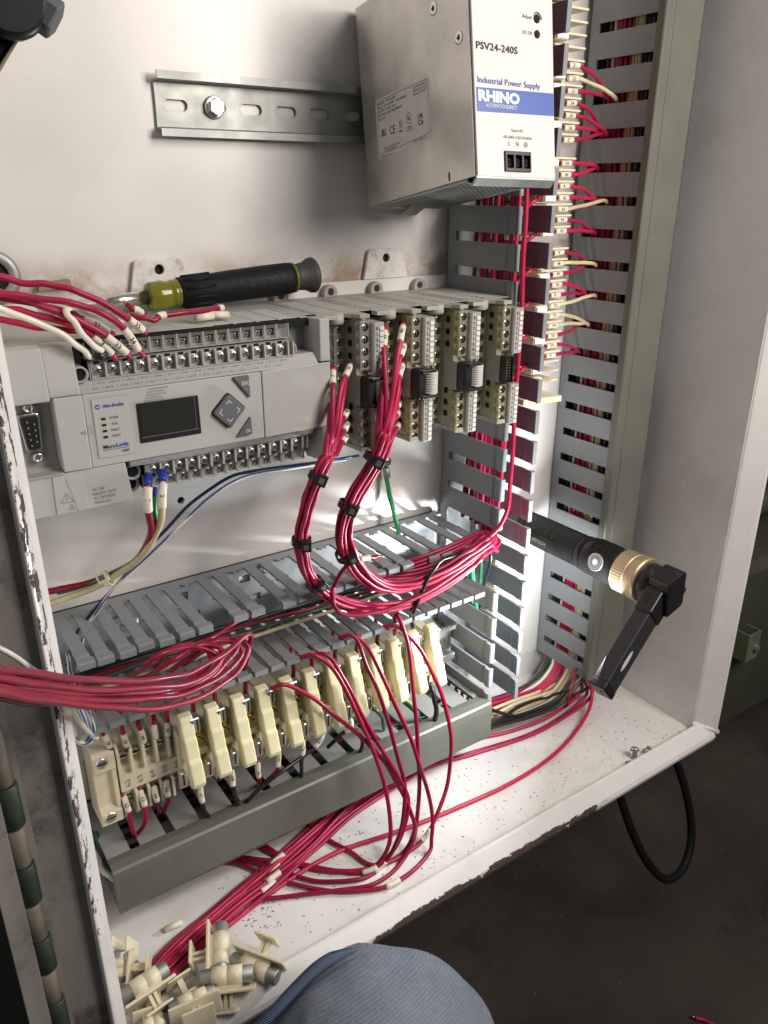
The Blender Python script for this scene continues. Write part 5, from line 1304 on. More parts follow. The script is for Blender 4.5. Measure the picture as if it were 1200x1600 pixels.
p = px((928, 1070, 440), (870, 1100, 452, ), (820, 1118, 452), (775, 1112, 452), (740, 1090, 470)); wire(p, 'black', "black wire curving in front of the yellowed white wires", None, 1.8)
# numbered wires from the upright terminals into the right duct
SIDE = [(31, 'red', "31"), (32, 'tan', "32"), (33, 'red', "33"), (34, 'red', "34"), (35, 'red', "35"), (36, 'red', "36"), (37, 'red', "37"), (39, 'red', "39"), (40, 'red', "40"), (41, 'red', "41"), (42, 'red', "42"), (43, 'tan', "43"), (44, 'red', "44"), (45, 'red', "45"),
        (47, 'red', "47"), (48, 'tan', "48"), (49, 'red', "49"), (50, 'red', "50"), (51, 'red', "51"), (52, 'tan', "52"), (53, 'tan', "53"), (54, 'tan', "54"), (55, 'red', "55"), (56, 'red', "56"), (57, 'red', "57")]
slotc = [120.1 - 25.43 * k for k in range(-5, 23)]
for (k, c, s) in SIDE:
    z = vz(k) - .5; zs_ = min(slotc, key=lambda q: abs(q - (z - 5)))
    x_in = 481; Yt = 464
    e_ = 548
    ye = 484 - (8 if c == 'tan' else 0) + random.uniform(-4, 4)
    p = spline([(x_in, Yt, z), (x_in + 14, Yt, z + .3), (x_in + 31, Yt + 3, z * .78 + zs_ * .22 + .8), (x_in + 50, (Yt + ye) / 2 + 1, z * .36 + zs_ * .64 + 1.0), (e_ + 1, ye, zs_ + .2), (e_ + 8, ye + 3, zs_ - 9), (e_ + 9, ye + 4, zs_ - 30)], 5)
    wire(p, c, "%s wire with sleeve %s, %s from the top beside the right duct" % ("red" if c == 'red' else "yellowed white", s, ORD[SIDE.index((k, c, s))]), "numbered wires beside the right tall duct", 1.5, [(1, 11.5, s, False, 2.25)])
for k in (42, 45, 48, 51, 54, 57):
    z = vz(k); p = spline([(424, 452, z - 22), (430, 446, z - 8), (440, 444, z - 1), (455, 458, z), (463, 470, z)], 5); e = arcs(p)[-1]
    wire(p, 'red', "red wire from the left tall duct to upright terminal %d, %s of six" % (k, {42: "topmost", 45: "second", 48: "third", 51: "fourth", 54: "fifth", 57: "lowest"}[k]), "red wires passing to the upright terminals", 1.6, [(e - 12, e - 3, str(k))])
# ---- big red cable loops at the left
b0 = lambda *L_: px(*[(q[0] * .35, 940 + q[1] * .35, q[2]) for q in L_])
BL = [[(-80, 285, 236), (0, 303, 246), (150, 320, 272), (400, 352, 318), (640, 352, 356), (800, 332, 374), (900, 292, 388), (1000, 232, 402), (1108, 146, 414), (1116, 190, 420), (1092, 300, 440)],
      [(-80, 330, 238), (0, 343, 246), (200, 370, 282), (400, 394, 318), (650, 386, 358), (830, 368, 378), (930, 322, 392), (988, 255, 402), (985, 212, 408), (930, 192, 412), (850, 212, 412), (760, 270, 408), (660, 330, 420), (600, 352, 445)],
      [(-80, 350, 242), (0, 366, 250), (200, 400, 284), (450, 412, 330), (700, 402, 366), (880, 362, 386), (968, 300, 400), (975, 245, 408), (900, 208, 412), (820, 206, 410), (720, 232, 406), (640, 292, 408), (580, 340, 430)],
      [(-80, 372, 238), (0, 387, 246), (200, 425, 282), (450, 442, 326), (650, 436, 356), (800, 418, 374), (930, 368, 392), (1040, 288, 408), (1082, 222, 416), (1040, 182, 420), (960, 178, 420), (860, 240, 420), (760, 310, 425)],
      [(-80, 392, 234), (0, 407, 242), (200, 442, 278), (420, 466, 318), (600, 480, 346), (760, 470, 366), (900, 422, 386), (1020, 350, 402), (1088, 270, 412), (1108, 200, 418), (1060, 168, 422), (960, 172, 424), (880, 210, 426)],
      [(-80, 400, 246), (0, 424, 254), (200, 452, 290), (420, 440, 330), (650, 415, 364), (820, 400, 382), (940, 340, 398), (1020, 260, 410), (1060, 195, 418), (1010, 165, 424), (900, 225, 432), (820, 280, 450)],
      [(-80, 360, 254), (0, 386, 260), (200, 410, 292), (420, 425, 332), (640, 408, 366), (780, 385, 382), (880, 330, 396), (940, 270, 406), (930, 225, 412), (860, 190, 414), (760, 215, 412), (690, 290, 420)]]
for i, pts in enumerate(BL): wire(b0(*pts), 'red2', ("glossy red wire past the left rim, %s of the loops" % ("topmost and longest", "second from the top", "third from the top", "in the middle", "lowest and widest", "second lowest", "innermost and tightest")[i]), "red loops entering past the left rim", 1.75)
p = b0((880, 208, 440), (960, 150, 450), (1050, 95, 455), (1110, 60, 462)); wire(p, 'red2', "red wire end rising from the loops to the open duct", None, 1.6)
# ---- wires down to the lower terminals, with number sleeves
dn_ = [((148, 1120), (163, 1150), (176, 1172), "82"), ((188, 1120), (192, 1145), (201, 1172), "83"), ((214, 1125), (220, 1140), (226, 1166), "84"), ((240, 1120), (241, 1136), (244, 1160), None), ((260, 1095), (261, 1125), (262, 1155), "66"),
       ((300, 1080), (302, 1110), (305, 1138), "7A"), ((336, 1088), (338, 1108), (342, 1128), "EC1"), ((383, 1050), (384, 1080), (388, 1108), "69A"), ((458, 1040), (459, 1060), (462, 1082), "72F"), ((487, 1036), (488, 1052), (492, 1068), "73"), ((523, 1012), (524, 1034), (528, 1052), "74"), ((558, 1000), (557, 1020), (562, 1046), "71"), ((590, 990), (589, 1003), (592, 1030), "76"), ((617, 980), (618, 992), (621, 1004), "77"), ((643, 966), (645, 976), (648, 990), "78")]
for (a, b, c, s) in dn_:
    p = px((a[0] - 3, a[1] - 30, 462), (a[0], a[1], 452), (b[0], b[1], 447), (c[0], c[1], 450)); e = arcs(p)[-1]
    wire(p, 'red2', ("red wire with sleeve %s above the lower terminal row, %s from the left" % (s, ORD[[q_[3] for q_ in dn_].index(s)])) if s else "red wire with blank sleeve dropping onto terminal 65", "sleeved wires above the lower terminal row", 1.55, [(e - 17, e - 5, s, True)])
lw = [([(190, 1238, 450), (197, 1255, 446), (203, 1275, 446), (207, 1298, 446), (214, 1306, 452)], 'red2', "62"), ([(217, 1228, 450), (222, 1245, 446), (228, 1268, 444), (224, 1292, 446), (210, 1306, 456)], 'red2', "63"), ([(238, 1222, 450), (242, 1238, 446), (246, 1254, 446), (250, 1268, 452)], 'red2', "64"), ([(258, 1212, 450), (260, 1230, 446), (263, 1250, 446), (258, 1266, 452)], 'red2', "65"),
      ([(312, 1222, 440), (314, 1240, 436), (318, 1262, 436), (326, 1278, 440), (316, 1284, 450)], 'black', "67"), ([(360, 1196, 440), (363, 1214, 436), (366, 1238, 434), (372, 1260, 440), (365, 1255, 460)], 'black', "68"), ([(401, 1186, 440), (403, 1202, 436), (405, 1222, 438), (402, 1228, 450)], 'red2', "69"),
      ([(434, 1166, 440), (435, 1184, 436), (432, 1205, 434), (415, 1222, 440), (404, 1228, 452)], 'red2', "70"), ([(473, 1150, 440), (473, 1170, 436), (471, 1195, 435), (470, 1218, 440), (466, 1224, 455)], 'black', "72"), ([(506, 1142, 440), (498, 1160, 436), (470, 1185, 434), (430, 1212, 432), (390, 1248, 434), (376, 1262, 445)], 'black', "73"),
      ([(545, 1118, 440), (548, 1136, 436), (530, 1150, 440), (512, 1168, 446)], 'black', "71"), ([(556, 1140, 438), (566, 1160, 435), (560, 1182, 437), (548, 1190, 446)], 'black', None)]
for (pts, c, s) in lw:
    p = px(*pts); wire(p, c, "%s wire%s under the lower terminal row, %s from the left" % ("red" if c == 'red2' else "black", " with sleeve " + s if s else " in a short curl", ORD[[q_[0] for q_ in lw].index(pts)]), "sleeved wires under the lower terminal row", 1.6, [(3.0, 15.0, s, False)] if s else [])
p = px((618, 1086, 440), (640, 1100, 436), (652, 1118, 438), (658, 1130, 446)); w_ = wire(p, 'dgreen', "green and yellow earth wire curving into the lidded duct", None, 2.2)
part("yellow_stripe", MB().tube([c - Vector((0, 1.0, -1.3)) for c in p], 1.2, 6), mat("yellow_stripe", (.30, .36, .06), .35), w_)
p = px((672, 1066, 440), (678, 1090, 434), (682, 1112, 432), (676, 1134, 437), (668, 1138, 448)); wire(p, 'black', "thick black wire curling into the last slots of the lidded duct", None, 2.2)
p = px((575, 1104, 442), (590, 1112, 437), (598, 1124, 440), (600, 1140, 448)); wire(p, 'dgreen', "dark green wire tucked under the fuse terminals", None, 1.7)
p = px((646, 992, 452), (644, 975, 446), (642, 955, 444), (648, 944, 440)); wire(p, 'black', "black wire rising from the last fuse terminals", None, 1.6)
F_z = -489.5
# ---- red loops hanging out in front of the lidded duct, with blank sleeves near the floor
def E_(*L_):
    out = []
    for q in L_:
        u, v = 120 + q[0] * .5, 960 + q[1] * .5
        p_ = atz(u, v, q[3]) if len(q) == 4 else at(u, v, q[2] - max(0, q[1] - 560) * .10)
        if p_[2] < F_z: p_ = atz(u, v, F_z)
        out.append(p_)
    return spline(out, 6)
LP = [([(606, 232, 428), (650, 220, 424), (720, 250, 420), (800, 310, 414), (900, 395, 406), (960, 460, 400), (1010, 545, 394), (1045, 620, 392), (1055, 680, 394), (1020, 742, 404), (950, 785, 'f', F_z), (840, 802, 'f', F_z), (740, 790, 'f', F_z), (650, 758, 'f', F_z), (560, 705, 'f', F_z), (480, 650, 'f', F_z)], None),
      ([(700, 135, 430), (750, 130, 424), (815, 190, 416), (870, 300, 408), (920, 410, 402), (958, 520, 396), (980, 640, 394), (970, 735, 398), (925, 790, 'f', F_z), (840, 806, 'f', F_z), (720, 790, 'f', F_z), (600, 742, 'f', F_z), (540, 700, 'f', F_z), (470, 640, 'f', F_z)], None),
      ([(735, 122, 432), (785, 130, 425), (840, 210, 416), (890, 310, 408), (940, 400, 402), (1000, 500, 395), (1035, 575, 392), (1020, 675, 394), (975, 755, 402), (900, 806, 'f', F_z), (800, 800, 'f', F_z), (700, 780, 'f', F_z), (560, 764, 'f', F_z), (490, 755, 'f', F_z), (430, 740, 'f', F_z)], (130, 142)),
      ([(818, 72, 432), (870, 72, 426), (905, 160, 416), (950, 260, 407), (990, 400, 399), (1022, 520, 394), (1022, 625, 393), (1000, 710, 396), (950, 790, 'f', F_z), (880, 828, 'f', F_z), (770, 835, 'f', F_z), (700, 822, 'f', F_z), (600, 790, 'f', F_z), (500, 760, 'f', F_z)], (120, 133)),
      ([(868, 60, 432), (920, 120, 422), (980, 250, 410), (1040, 380, 400), (1080, 500, 393), (1108, 600, 390), (1110, 690, 390), (1100, 745, 394), (1040, 810, 'f', F_z), (960, 852, 'f', F_z), (865, 865, 'f', F_z), (760, 860, 'f', F_z), (640, 832, 'f', F_z), (520, 785, 'f', F_z), (455, 770, 'f', F_z)], (94, 105)),
      ([(955, 40, 432), (1000, 38, 426), (1060, 90, 420), (1110, 180, 412), (1150, 280, 405), (1170, 400, 399), (1160, 520, 396), (1120, 640, 394), (1080, 705, 398), (1020, 752, 410), (930, 785, 'f', F_z), (860, 745, 'f', F_z), (790, 705, 'f', F_z), (720, 660, 'f', F_z)], (96, 108)),
      ([(995, 60, 436), (1000, 0, 428), (1030, 75, 420), (1050, 220, 409), (1065, 400, 399), (1070, 560, 393), (1052, 700, 396), (1010, 780, 406), (930, 842, 'f', F_z), (840, 858, 'f', F_z), (700, 876, 'f', F_z), (560, 892, 'f', F_z)], None)]
for i, (pts, sv_) in enumerate(LP):
    p = E_(*pts); lab = ("lowest-starting red loop from the middle of the terminal row to the floor", "red loop dropping from the fifth fuse terminal to the floor", "red loop beside it with a blank sleeve near the lid's lower edge", "red loop from the middle with a blank sleeve on the floor", "red loop with its blank sleeve hanging at the right",
         "outermost red loop bulging to the right with a blank sleeve", "red loop peaking highest, over the finger ends")[i]
    L_ = arcs(p)[-1]
    wire(p, 'red2', lab, "red loops in front of the lidded duct", 1.7, [(L_ * .62, L_ * .62 + 12, None)] if sv_ else [])
# ---- wires lying on the cabinet floor
random.seed(21)
for i in range(9):
    o = i - 4
    p = px((640 + 3 * o, 1195 + 3 * o, 'f', -488), (545 + 2.6 * o, 1260 + 2.4 * o + random.uniform(-4, 4), 'f', F_z + (i % 3) * 2.5), (480 + 3.2 * o, 1318 + 3 * o + random.uniform(-5, 5), 'f', F_z + (i % 2) * 3), (420 + 3.6 * o, 1370 + 2.6 * o, 'f', F_z + (i % 3) * 2.4), (360 + 3.6 * o, 1418 + 2.2 * o + random.uniform(-4, 4), 'f', F_z + (i % 2) * 3), (300 + 4 * o, 1470 + 2.6 * o, 'f', F_z + (i % 3) * 2), (250 + 4 * o, 1520 + 3 * o, 'f', F_z + (i % 2) * 2), (215 + 4 * o, 1560 + 3 * o, 'f', F_z))
    L_ = arcs(p)[-1]
    wire(p, 'red', "red wire in the floor fan, %s from the back%s" % (ORD[i], ", with blank sleeve" if i in (1, 3, 5, 7) else ""), "red wires fanned over the cabinet floor", 1.65, [(L_ * (.50 + .012 * i), L_ * (.50 + .012 * i) + 13, None, False, 2.5)] if i in (1, 3, 5, 7) else [])
for i, pts in enumerate(([(905, 1050, 'f', -462), (918, 1082, 'f', -480), (890, 1110, 'f', -488), (840, 1142, 'f', F_z), (770, 1166, 'f', F_z), (700, 1188, 'f', F_z), (640, 1212, 'f', F_z), (560, 1262, 'f', F_z)], [(912, 1050, 'f', -462), (925, 1085, 'f', -480), (880, 1122, 'f', -488), (820, 1152, 'f', F_z), (740, 1178, 'f', F_z), (660, 1200, 'f', F_z), (580, 1240, 'f', F_z)],
                         [(900, 1050, 'f', -462), (908, 1080, 'f', -479), (860, 1118, 'f', -486), (800, 1142, 'f', F_z), (720, 1160, 'f', F_z), (640, 1190, 'f', F_z)], [(922, 1060, 'f', -462), (925, 1090, 'f', -478), (908, 1132, 'f', -488), (862, 1182, 'f', F_z), (790, 1228, 'f', F_z), (700, 1268, 'f', F_z), (620, 1300, 'f', F_z), (530, 1330, 'f', F_z), (430, 1390, 'f', F_z), (340, 1460, 'f', F_z)])):
    wire(px(*pts), 'red', ("upper red wire sweeping from the right duct's foot under the lidded duct", "middle red wire sweeping from the right duct's foot under the lidded duct", "shadowed red wire closest to the tall ducts on the floor", "long red wire arcing alone across the bare cabinet floor")[i], "red wires sweeping over the floor", 1.8)
p = px((150, 1330, 470), (160, 1358, 455), (176, 1372, 450), (200, 1380, 470)); wire(p, 'whitew', "white wire end poking from the lidded duct's open left end", None, 2.2)
for k in range(4):
    p = px((148 + 3 * k, 1300 + 14 * k, 470), (160 + 3 * k, 1322 + 16 * k, 462), (182, 1345 + 10 * k, 466), (230, 1350, 470)); wire(p, ('dgreen', 'black', 'dgreen', 'black')[k], "dark wire bundled at the open left end of the lidded duct", "dark wires at the lidded duct's left end", 2.0)
random.seed(31)
for k in range(7):
    c = ('red', 'black', 'black', 'dgreen', 'red', 'black', 'red')[k]; Y = 440 + 8.5 * k
    p = spline([(78 + 55 * i, Y + random.uniform(-4, 4), -440 + random.uniform(-5, 5)) for i in range(7)], 4)
    wire(p, c, {'red': "red", 'black': "black", 'dgreen': "green"}[c] + " wire lying inside the lidded duct", {'red': "red", 'black': "black", 'dgreen': "green"}[c] + " wires inside the lidded duct", 1.7, n=6)
for k in range(5):
    c = ('tan', 'dgreen', 'red2', 'black', 'black')[k]; Y = 466 + 7 * k
    p = spline([(74 + 66 * i, Y + random.uniform(-3, 3), -306 + random.uniform(-2, 5)) for i in range(6)], 4)
    wire(p, c, {'red2': "red", 'black': "black", 'dgreen': "dark green", 'green': "bright green", 'tan': "yellowed white"}[c] + " wire lying in the bottom of the open duct", {'red2': "red", 'black': "black", 'dgreen': "dark green", 'green': "bright green", 'tan': "yellowed white"}[c] + " wires in the open duct", 1.6, n=6)
for k in range(6):
    z = -446 + 3.2 * (k % 3)
    p = spline([(408 + random.uniform(0, 2), 500 - 9 * k, -430), (400, 498 - 9 * k, z), (380, 496 - 9 * k, z)], 4)
    wire(p, 'red' if k % 2 == 0 else 'green', ("red" if k % 2 == 0 else "green") + " wire seen between the fingers at the foot of the left tall duct", ("red" if k % 2 == 0 else "green") + " wires at the left tall duct's foot", 1.6, n=6)
# ------------------------------------------------------------------ loose fuse carriers in the corner
def carrier(name_label, A, B, side, up_, tab=1, dirty=False, tl=16):
    """plate from A to B; fuse along +side, gripping tab on the other face"""
    A = Vector(A); B = Vector(B); e1 = (B - A).normalized(); Ln = (B - A).length
    n = Vector(side); n = (n - e1 * n.dot(e1)).normalized(); e3 = e1.cross(n)
    if e3.dot(Vector(up_)) < 0: e3 = -e3
    t_ = thing("fuse_carrier", tuple(A), name_label, "fuse carrier", "loose fuse carriers in the cabinet corner")
    def bx(mb, l0, l1, n0, n1, h0, h1):
        q = [A + e1 * l + n * a + e3 * b for l in (l0, l1) for a, b in ((n0, h0), (n1, h0), (n1, h1), (n0, h1))]
        return mb.add(q, [(0, 3, 2, 1), (4, 5, 6, 7), (0, 1, 5, 4), (1, 2, 6, 5), (2, 3, 7, 6), (3, 0, 4, 7)])
    part("plate", bx(MB(), 0, Ln, -1, 1, -7.5, 7.5), M['cream'], t_, bev=.5)
    c = A + n * 7.6 + e1 * (Ln * .5)
    part("fuse", MB().lathe(c - e1 * (Ln * .46), e1, [(0, 4.6), (.6, 5.2), (Ln * .92 - .6, 5.2), (Ln * .92, 4.6)], 20), M['zinc'], t_)
    part("carrier_clasp", MB().lathe(c - e1 * (Ln * .27), e1, [(0, 5.9), (Ln * .26, 5.9), (Ln * .265, 5.5), (Ln * .285, 5.5), (Ln * .29, 5.9), (Ln * .54, 5.9)], 20), M['cream'], t_)
    part("clasp_foot", bx(MB(), Ln * .24, Ln * .76, 1, 6, -3.4, 3.4), M['cream'], t_)
    if tab:
        for l in (Ln * .47, Ln * .57): part("stem", bx(MB(), l - 1, l + 1, -11, -1, -2.2, 2.2), M['cream'], t_)
        part("grip_tab", bx(MB(), Ln * .5 - tl / 2, Ln * .5 + tl / 2, -12.4, -10.8, -tl * .5, tl * .5), M['cream'], t_, bev=.4)
    return t_
q = lambda u, v, h: atz(160 + u * .25, 1420 + v * .25, -492 + h)
carrier("cream fuse carrier standing edge-on, its tab to the left, on the red wires", q(672, 100, 16), q(668, 470, 10), (1, .1, .2), (0, -.3, 1))
carrier("cream fuse carrier with a tarnished fuse, rightmost of the heap against the bottom rim", q(830, 240, 14), q(1140, 360, 14), (-.2, -1, -.3), (.2, -.2, 1))
carrier("cream fuse carrier lying with a bright fuse across the heap's front", q(600, 520, 12), q(960, 480, 12), (.1, .6, .7), (0, -.8, .6))
carrier("cream fuse carrier upright at the left, small square tab facing right", q(185, 250, 22), q(165, 470, 8), (-1, .5, 0), (.2, -.3, 1))
carrier("cream fuse carrier with large plate and square tab at the front left of the heap", q(140, 640, 18), q(450, 430, 18), (-.3, .8, .4), (.2, -.5, .8), 1, tl=18)
carrier("cream fuse carrier at the very front edge showing its broad square tab", q(420, 700, 16), q(740, 560, 16), (.2, .9, -.2), (0, -.3, .9), 1, tl=20)
carrier("cream fuse carrier buried in the middle of the heap with its tab up", q(450, 600, 8), q(600, 500, 8), (-.4, -.8, -.3), (0, 0, 1))
carrier("cream fuse carrier half hidden by the left rim at the back of the heap", q(90, 190, 16), q(80, 420, 10), (-.2, 1, 0), (1, 0, .5))
carrier("cream fuse carrier at the bottom left end of the heap by the left rim", q(190, 720, 10), q(420, 640, 8), (.2, -.9, .2), (0, 0, 1))
a_, b_ = Vector(atz(257, 1453, -490)), Vector(atz(285, 1441, -490))
solo("loose_sleeve", MB().lathe(a_, b_ - a_, [(1, 1.4), (0, 1.5), (0, 2.2), ((b_ - a_).length, 2.2), ((b_ - a_).length, 1.5)], 12), M['sleeve'], tuple(a_), "loose ivory sleeve lying on the bare floor behind the fuse carriers", "marker sleeve")
# ------------------------------------------------------------------ three loose screws and metal chips
def loose_screw(c, d, lab, L_=9):
    c = Vector(c); d = Vector(d).normalized(); t_ = thing("loose_screw", tuple(c), lab, "screw", "loose screws on the cabinet floor")
    part("head", MB().lathe(c, d, [(0, 3.2), (.4, 3.6), (1.2, 3.6), (2, 2.2)], 14), M['screw'], t_)
    part("washer", MB().lathe(c + d * 2, d, [(0, 4.3), (.7, 4.3)], 10, smooth=False), M['zinc'], t_)
    th = [(2.7, 2.0)]
    for i in range(int(L_ / .8)): th += [(2.8 + i * .8, 2.3), (3.2 + i * .8, 1.8)]
    part("thread", MB().lathe(c + d * 0, d, th, 10), M['zinc'], t_)
loose_screw(atz(992, 1168, -481), (-.15, -.25, -1), "loose screw standing on its tip near the bottom rim")
loose_screw(atz(985, 1193, -488.5), (-1, -.3, -.05), "loose screw lying flat, leftmost of three")
loose_screw(atz(1017, 1172, -489), (-.9, .3, .1), "loose screw peeking over the bottom rim, rightmost of three", 6)
random.seed(17); ch = MB()
for i in range(470):
    x = random.uniform(90, 600); Y = random.uniform(345, 440) if random.random() < .9 else random.uniform(440, 500)
    if i < 60: c0 = atz(random.uniform(380, 440), random.uniform(1405, 1450), -492); x, Y = c0[0], c0[1]
    if i > 380: x = random.gauss(300, 70)
    a = random.uniform(0, 6.3); l = random.uniform(.3, .95) * (1.5 if random.random() < .06 else 1); w = random.uniform(.12, .35); z = -491.85
    c, s = math.cos(a), math.sin(a)
    vs = [(x + c * p_ - s * q_, Y + s * p_ + c * q_, z + hh) for hh in (0, .3) for p_, q_ in ((-l, -w), (l, -w * .4), (l * .8, w), (-l * .7, w * .7))]
    ch.add(vs, [(0, 3, 2, 1), (4, 5, 6, 7), (0, 1, 5, 4), (1, 2, 6, 5), (2, 3, 7, 6), (3, 0, 4, 7)])
o = solo("metal_chips", ch, mat("dark_swarf", (.06, .055, .05), .5, metal=.4), (300, 400, -492), "dark metal chips scattered over the white cabinet floor", "metal chips"); o['kind'] = 'stuff'
# ------------------------------------------------------------------ small things on the back wall at the left
solo("brown_card", MB().prism(rpoly([at(60, 443, 508)[::2], at(108, 436, 508)[::2], at(112, 447, 508)[::2], at(110, 449, 508)[::2], at(60, 455, 508)[::2]], .6), 'y', 507, 511.5), M['brown'], at(85, 447, 508), "small brown plate on the back wall behind the red wires", "plate")
hub = thing("conduit_hub", (at(-14, 432, 505)), "grey round conduit hub cut off by the photo's left edge", "conduit fitting")
part("ring", MB().lathe(at(-14, 432, 511), (0, -1, 0), [(0, 15), (5, 15), (7, 13.5), (7, 9), (3, 9)], 28), M['zinc'], hub)
part("bore", MB().lathe(at(-14, 432, 508), (0, -1, 0), [(0, 9), (2, 9)], 20), M['dark'], hub)
bl = thing("black_lamp_housing", at(10, 30, 300), "black housing with hexagonal knob and brown edge in the upper left corner", "lamp housing")
hp = [at(u, v, 300)[::2] for u, v in ((-60, -40), (64, -40), (50, 28), (0, 112), (-60, 200))]
part("housing", MB().prism(hp, 'y', 302, 336), M['blkr'], bl, bev=1.5)
sp_ = [at(u, v, 300)[::2] for u, v in ((50, 29), (0, 113), (-30, 165), (-30, 152), (0, 100), (47, 25))]
part("brown_edge", MB().prism(sp_, 'y', 299.5, 338), M['brown'], bl, bev=.4)
kc = Vector(at(65, 17, 300)); kd = Vector((.75, -.3, -.55)).normalized()
part("stem", MB().cyl(Vector(at(44, 8, 306)), kc, 3.4, 12), M['blk'], bl)
part("hex_knob", MB().lathe(kc - kd * 1, kd, [(0, 5.4), (.6, 6.2), (5.4, 6.2), (6, 5.4)], 6, smooth=False), M['btn'], bl)
part("round_boss", MB().lathe(at(8, -4, 300), (0, -1, 0), [(0, 12), (4, 12), (6, 10)], 24), M['blk'], bl)
# ------------------------------------------------------------------ machine beyond the cabinet on the right
mgm = mat("dirty_green_machine", (.055, .060, .038), .55, var=.35, vscale=7)
overlay(mgm, (.05, .045, .035), .8, lambda nt: step(nt, noise(nt, 9, 8, .75), .48, .66)); overlay(mgm, (.012, .012, .01), .8, lambda nt: step(nt, noise(nt, 46, 6, .7), .66, .70))
mf = thing("machine_frame", (760, 470, -430), "grimy green machine beam running behind the cabinet at the right", "machine frame")
zt, zb = at(1165, 890, 440)[2], at(1165, 1112, 440)[2]
part("beam", MB().prism([(440, zb), (440, zt - 12), (446, zt), (520, zt + 6), (520, zb)], 'x', 636, 1500), mgm, mf, bev=3, seg=3)
part("upper_plate", MB().box((640, 560, zt - 60), (1500, 580, 500)), mgm, mf)
part("pipe", MB().cyl((636, 500, zt + 40), (1500, 500, zt + 44), 17, 16), mgm, mf)
br = thing("channel_bracket", at(1165, 1020, 432), "short olive channel bracket bolted to the machine beam", "bracket")
p0 = Vector(at(1172, 985, 430)); 
cp = [(-13, 10), (-13, -12), (13, -12), (13, 10), (9, 10), (9, 6.5), (10.6, 6.5), (10.6, -9.6), (-10.6, -9.6), (-10.6, 6.5), (-9, 6.5), (-9, 10)]
mbk = mat("olive_bracket", (.16, .18, .11), .4, var=.2, vscale=40)
part("channel", MB().prism([(p0.x + a * .95, p0.y + 4 + b) for a, b in cp], 'z', p0.z - 38, p0.z), mbk, br, bev=.5)
part("bolt", MB().lathe(Vector((p0.x + 5, p0.y - 8, p0.z - 22)), (0, -1, 0), [(0, 6), (.8, 6), (1, 5), (4, 4.6), (4.4, 3)], 8, smooth=False), M['zinc'], br)
cb = MB(); cb.tube(px((950, 1190, 420), (972, 1255, 405), (990, 1305, 392), (1012, 1348, 384), (1040, 1374, 380), (1066, 1358, 382), (1080, 1312, 392), (1076, 1258, 405), (1062, 1205, 420), (1040, 1150, 440), n=8), 4.8, 14)
solo("black_cable", cb, M['blkr'], at(1040, 1372, 505), "thick black cable drooping in a loop below the cabinet's right corner", "cable")
p = px((1086, 1590, 'f', -846), (1100, 1594, 'f', -847), (1125, 1606, 'f', -847)); w_ = wire(p, 'red', "stub of red wire lying on the dark shop floor", None, 2.2); part("copper_end", MB().tube(px((1080, 1588, 'f', -846), (1087, 1590, 'f', -846)), 1.6, 6), M['copper'], w_)
random.seed(41); gv = MB()
for i in range(900):
    x, Y = random.uniform(250, 1250), random.uniform(200, 900); s = random.uniform(.5, 1.7)
    gv.add([(x + s * random.uniform(.5, 1) * math.cos(a), Y + s * random.uniform(.5, 1) * math.sin(a), -850) for a in (0, 1.6, 3.1, 4.7)] + [(x, Y, -850 + s)], [(0, 1, 4), (1, 2, 4), (2, 3, 4), (3, 0, 4)])
o = solo("floor_grit", gv, mat("pale_grit", (.17, .135, .10), .8), (600, 500, -850), "pale grit scattered over the dark shop floor", "grit"); o['kind'] = 'stuff'
# ------------------------------------------------------------------ the photographer's knee in jeans
mj = bpy.data.materials.new("washed_denim"); mj.use_nodes = True; nt = mj.node_tree; bj = nt.nodes['Principled BSDF']; bj.inputs['Roughness'].default_value = .9; bj.inputs['Specular IOR Level'].default_value = .15
tcj = nt.nodes.new('ShaderNodeTexCoord')
def dot_(a, k):
    n_ = nt.nodes.new('ShaderNodeVectorMath'); n_.operation = 'DOT_PRODUCT'; n_.inputs[1].default_value = [q * k for q in a]
    nt.links.new(tcj.outputs['Object'], n_.inputs[0]); return n_.outputs['Value']
ph = nd(nt, 'ADD', dot_((-.05, .75, .66), 3500), nd(nt, 'MULTIPLY', noise(nt, 50, 3, .5), 8.0))
lines = nd(nt, 'MULTIPLY', nd(nt, 'ADD', nd(nt, 'SINE', ph), 1.0), nd(nt, 'MULTIPLY', noise(nt, 150, 3, .6), .11))
fac = nd(nt, 'ADD', lines, nd(nt, 'ADD', nd(nt, 'MULTIPLY', noise(nt, 500, 5, .7), .42), nd(nt, 'MULTIPLY', noise(nt, 30, 6, .7), .48)))
cr_ = nt.nodes.new('ShaderNodeValToRGB'); cr_.color_ramp.elements[0].position = .30; cr_.color_ramp.elements[0].color = (.12, .15, .205, 1); cr_.color_ramp.elements[1].position = .75; cr_.color_ramp.elements[1].color = (.30, .335, .39, 1)
nt.links.new(fac, cr_.inputs[0]); nt.links.new(cr_.outputs[0], bj.inputs['Base Color'])
bpj = nt.nodes.new('ShaderNodeBump'); bpj.inputs['Strength'].default_value = .6; bpj.inputs['Distance'].default_value = .0006
nt.links.new(fac, bpj.inputs['Height']); nt.links.new(bpj.outputs[0], bj.inputs['Normal'])
def ray_at(u, v, D):
    q_ = ray(u, v); return Vector((q_[0] * D, q_[1] * D, q_[2] * D))
pe = thing("person", tuple(ray_at(590, 1750, 440)), "crouching person in washed blue jeans, only one bent knee in view", "person")
kn_ = ray_at(592, 1688, 452); hip = ray_at(470, 2300, 330); ank = kn_ + Vector((-20, 70, -330))
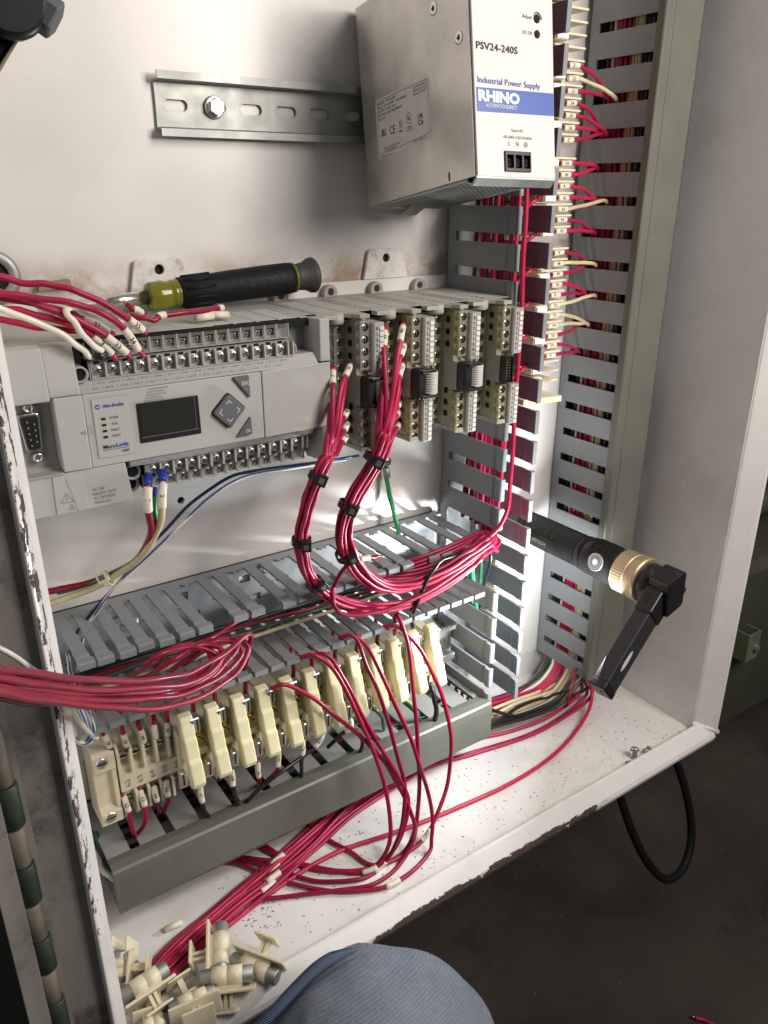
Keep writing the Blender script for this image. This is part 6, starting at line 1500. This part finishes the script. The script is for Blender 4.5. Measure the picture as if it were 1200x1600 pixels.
def limb(mb, a, b, ra, rb, n=40, k=10):
    a, b = Vector(a), Vector(b); d = (b - a).normalized(); L_ = (b - a).length; pr = []
    for i in range(k + 1): t = math.pi / 2 * i / k; pr.append((-ra * math.cos(t), max(.5, ra * math.sin(t))))
    for i in range(1, k): t = i / k; pr.append((L_ * t, ra + (rb - ra) * (t * t * (3 - 2 * t))))
    for i in range(k + 1): t = math.pi / 2 * i / k; pr.append((L_ + rb * math.sin(t), max(.5, rb * math.cos(t))))
    mb.lathe(a, d, pr, n)
lg = MB(); limb(lg, hip, kn_, 96, 71); limb(lg, kn_ + Vector((2, 6, -8)), ank, 66, 46)
leg = part("trouser_leg", lg, mj, pe)
rm = leg.modifiers.new("weld", 'REMESH'); rm.mode = 'VOXEL'; rm.voxel_size = .0045; rm.use_smooth_shade = True
sm_ = leg.modifiers.new("soften", 'SMOOTH'); sm_.factor = .6; sm_.iterations = 12
tx = bpy.data.textures.new("cloth_folds", 'CLOUDS'); tx.noise_scale = .055
dm_ = leg.modifiers.new("folds", 'DISPLACE'); dm_.texture = tx; dm_.strength = .012; dm_.mid_level = .5
msm = mat("dark_twill_seam", (.035, .055, .12), .9, var=.5, vscale=500, spec=.1)
st_ = spline([ray_at(u, v, D) for u, v, D in ((372, 1640, 440), (425, 1585, 444), (462, 1545, 447), (496, 1512, 450), (530, 1492, 455), (566, 1480, 462))], 10)
nS = len(st_); rS = [3.6 * min(1, (nS - 1 - i) / 14 + .06) for i in range(nS)]
sb = MB(); sb.tube(st_, rS, 12)
part("side_seam", sb, msm, leg)
tw = MB()
for i in range(4, len(st_) - 1):
    for q_ in range(2):
        c_ = st_[i].lerp(st_[i + 1], q_ * .5); t_ = (st_[i + 1] - st_[i]).normalized(); v_ = (-c_).normalized(); s_ = t_.cross(v_).normalized()
        tw.tube([c_ + s_ * (rS[i] * .95 * x) + v_ * (rS[i] * 1.04 * math.sqrt(max(0, 1 - x * x))) + t_ * (x * 1.6) for x in (-.9, -.45, 0, .45, .9)], .32, 5)
o_ = part("twill_ribs", tw, mat("faded_twill", (.16, .20, .29), .9, spec=.1), leg); o_['kind'] = 'stuff'
part("support_arm", MB().tube(spline([Vector(at(20, -10, 318)), Vector(at(-40, -120, 322)), Vector((20, 330, 150)), Vector((44, 334, 200)), Vector((48, 338, 260))], 8), 5, 12), M['blk'], bl)
